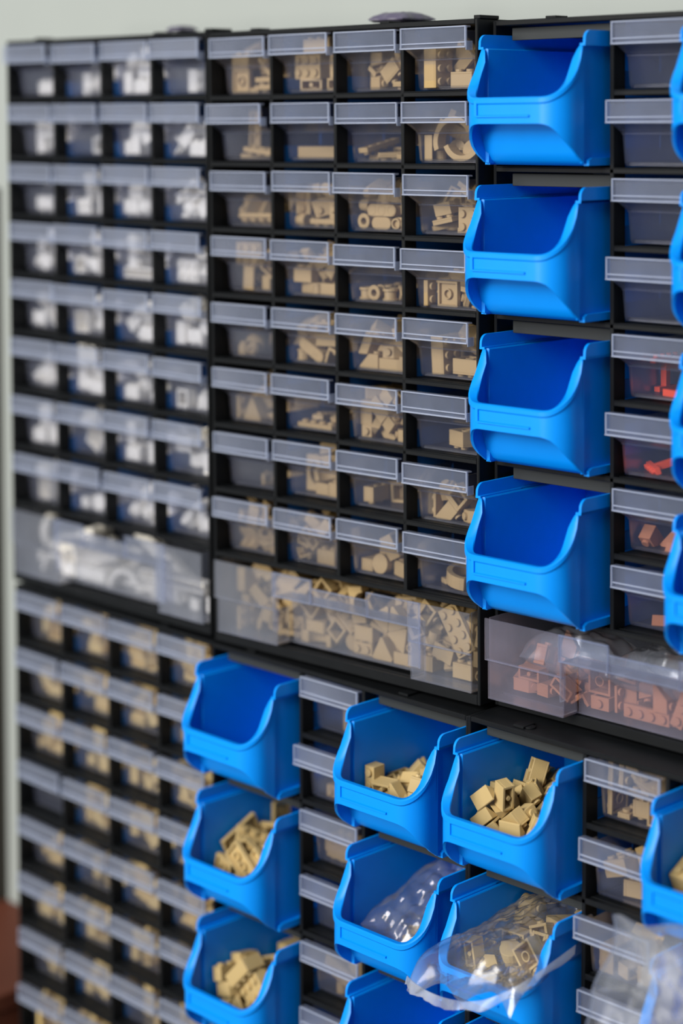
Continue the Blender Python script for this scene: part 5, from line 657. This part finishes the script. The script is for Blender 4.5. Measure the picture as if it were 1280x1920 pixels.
# ---------------- bags ----------------
def bag_mesh(name, cx, cy, rx, ry, h, seed, n=30, crease=1.0, shape=None, th=None):
    r = random.Random(seed); dirs = [(r.uniform(0, 6.28), r.uniform(.12, .5), r.uniform(0, 6.28)) for _ in range(9)]
    def cr(x, y, s): return sum(abs(math.sin((x*math.cos(a)+y*math.sin(a))*f+p+s))-.5 for a, f, p in dirs)/3*crease
    vs, fs = [], []
    for s in (1, -1):
        for j in range(n+1):
            for i in range(n+1):
                u, v = i/n*2-1, j/n*2-1
                e = (1-u**4)*(1-v**4)
                x, y = cx+u*rx*(1+.05*math.sin(v*7)), cy+v*ry*(1+.05*math.sin(u*6+1))
                z = s*(h*e**.6*(1 if s > 0 else .55)) + cr(x, y, s)*(.4+e) + .35*s
                if shape: x, y, z = shape(u, v, x, y, z)
                vs.append((x, y, z))
    N = (n+1)*(n+1)
    for s in (0, 1):
        for j in range(n):
            for i in range(n):
                a = s*N+j*(n+1)+i; q = (a, a+1, a+n+2, a+n+1); fs.append(q if s == 0 else q[::-1])
    for i in range(n):
        fs.append((i+1, i, N+i, N+i+1)); a = n*(n+1)+i; fs.append((a, a+1, N+a+1, N+a))
        a, b = i*(n+1), (i+1)*(n+1); fs.append((a, b, N+b, N+a)); a, b = a+n, b+n; fs.append((b, a, N+a, N+b))
    m = MB(); m.add(vs, fs); return m.mesh(name, 0, True)
def place(o, mw, lab, cat='bag'): o.matrix_world = mw; o['label'] = lab; o['category'] = cat
# zip bag over the lip of the second bin of the lower right cabinet
def over_lip(u, v, x, y, z):
    d = max(0, -y-42); k = 1+.18*max(0, -v)
    return (x*k - 4*max(0, -v), y, z + 3*math.sin(u*3+.5) - d*d*.05 + max(0, y+20)*.14)
o = obj('zip_bag', bag_mesh('zip_bag', 3, 2, 34, 58, 15, 4, 44, 2.2, over_lip), 'film')
place(o, bin_mw['F2a'] @ loc(0, 0, -40) @ Matrix.Rotation(math.radians(-5), 4, 'Y'), 'clear zip bag of tan bricks bulging over the front lip of a blue bin')
pts = [(-50, -47, -13), (-38, -53, -13), (-22, -56, -14), (-4, -58, -13), (14, -56, -10), (28, -49, -4), (38, -38, 3), (43, -22, 9), (45, -6, 13)]
vs, fs, NS = [], [], 56
for i in range(NS+1):
    f = i/NS*(len(pts)-1); a = min(int(f), len(pts)-2); q = f-a
    g = [Vector(pts[max(0, min(len(pts)-1, a+d))]) for d in (-1, 0, 1, 2)]
    p = .5*((2*g[1]) + (g[2]-g[0])*q + (2*g[0]-5*g[1]+4*g[2]-g[3])*q*q + (3*g[1]-g[0]-3*g[2]+g[3])*q**3)
    w1, w2 = .9*math.sin(i*.8)+.5*math.sin(i*1.9), .8*math.sin(i*.55+1)
    for dy, dz in ((0, 0), (-1.4+w1*.5, -2.4), (-2.2+w1, -5+w2), (-1.6+w1, -5.2+w2), (-.8+w1*.5, -2.5), (.6, -.1)): vs.append((p.x, p.y+dy, p.z+dz))
for i in range(NS):
    for k in range(6): fs.append((i*6+k, i*6+(k+1) % 6, (i+1)*6+(k+1) % 6, (i+1)*6+k))
fs += [tuple(range(6)), tuple(NS*6+k for k in range(6))]
hem = MB().add(vs, fs)
obj('zip_seal', hem.mesh('zip_seal', 0, True), 'seal', o)
o = obj('folded_bag', bag_mesh('folded_bag', 4, 18, 29, 38, 14, 9, 40, 2.8), 'film')
place(o, bin_mw['E2c'] @ loc(0, 0, -55) @ Matrix.Rotation(math.radians(20), 4, 'Y') @ Matrix.Rotation(math.radians(25), 4, 'X'), 'folded clear plastic bag of a few tan pieces inside a blue bin')
def hang(u, v, x, y, z):
    return (x*(1-.12*v*v) + 3*math.sin(v*3), y - 7*u*u*(1 if v > 0 else .3), z + 5*math.sin(u*4+v*3)*.6)
o = obj('hanging_bag', bag_mesh('hanging_bag', 0, 0, 44, 42, 13, 21, 34, 1.7, hang), 'bagsheet')
place(o, bin_mw['F2c'] @ loc(2, -62, -10) @ Matrix.Rotation(math.radians(82), 4, 'X'), 'blurred milky plastic bag hanging from a blue bin in the lower right corner')
for k, (x, seed) in enumerate(((-70, 31), (-5, 33), (62, 35))):
    o = obj('plastic_bag', bag_mesh('plastic_bag', 0, 0, 34, 20, 16, seed, 24, 1.6), 'film_milky')
    place(o, drawer_mw['CL'][0] @ loc(x, 38, -382), ['clear bag of rust-coloured pieces, left end of the wide drawer', 'clear bag of rust-coloured pieces, middle of the wide drawer', 'clear bag of rust-coloured pieces, right part of the wide drawer'][k])
for key, x, seed, lab in (('A', 37, 41, 'thin grey plastic bag lying on top of the upper left cabinet'), ('B', 17, 43, 'thin purple-grey plastic bag lying on top of the upper middle cabinet')):
    o = obj('flat_bag', bag_mesh('flat_bag', 0, 0, 15 if key == 'B' else 7, 15 if key == 'B' else 9, 4.2 if key == 'B' else 2.6, seed, 16, .5), 'topbag' if 'topbag' in M else None)
    if not o.data.materials:
        M['topbag'] = M.get('topbag') or mat('purple_grey_film', (.10, .09, .14), .4, .5); o.data.materials.append(M['topbag'])
    place(o, UNITS[key][0] @ loc(x, 45, 4.5), lab)

# ---------------- wooden chest beyond the cabinets ----------------
t = empty('wooden_chest', 'reddish brown wooden chest at the lower left edge, beside the cabinets', 'chest', loc(-560, 60, 0))
z = LIFT-757
obj('body', MB().box(-190, 196, -110, 45, 0, z).mesh('body', 1), 'wood', t)
obj('chest_top', MB().box(-194, 198, -114, 48, z, z+14).mesh('chest_top', 1), 'wood', t)
for a, b in ((60, 300), (310, 560), (570, z-8)):
    d = obj('drawer_front', MB().box(-184, 190, -116, -110, a, b).mesh('drawer_front', 1.2), 'wood', t)
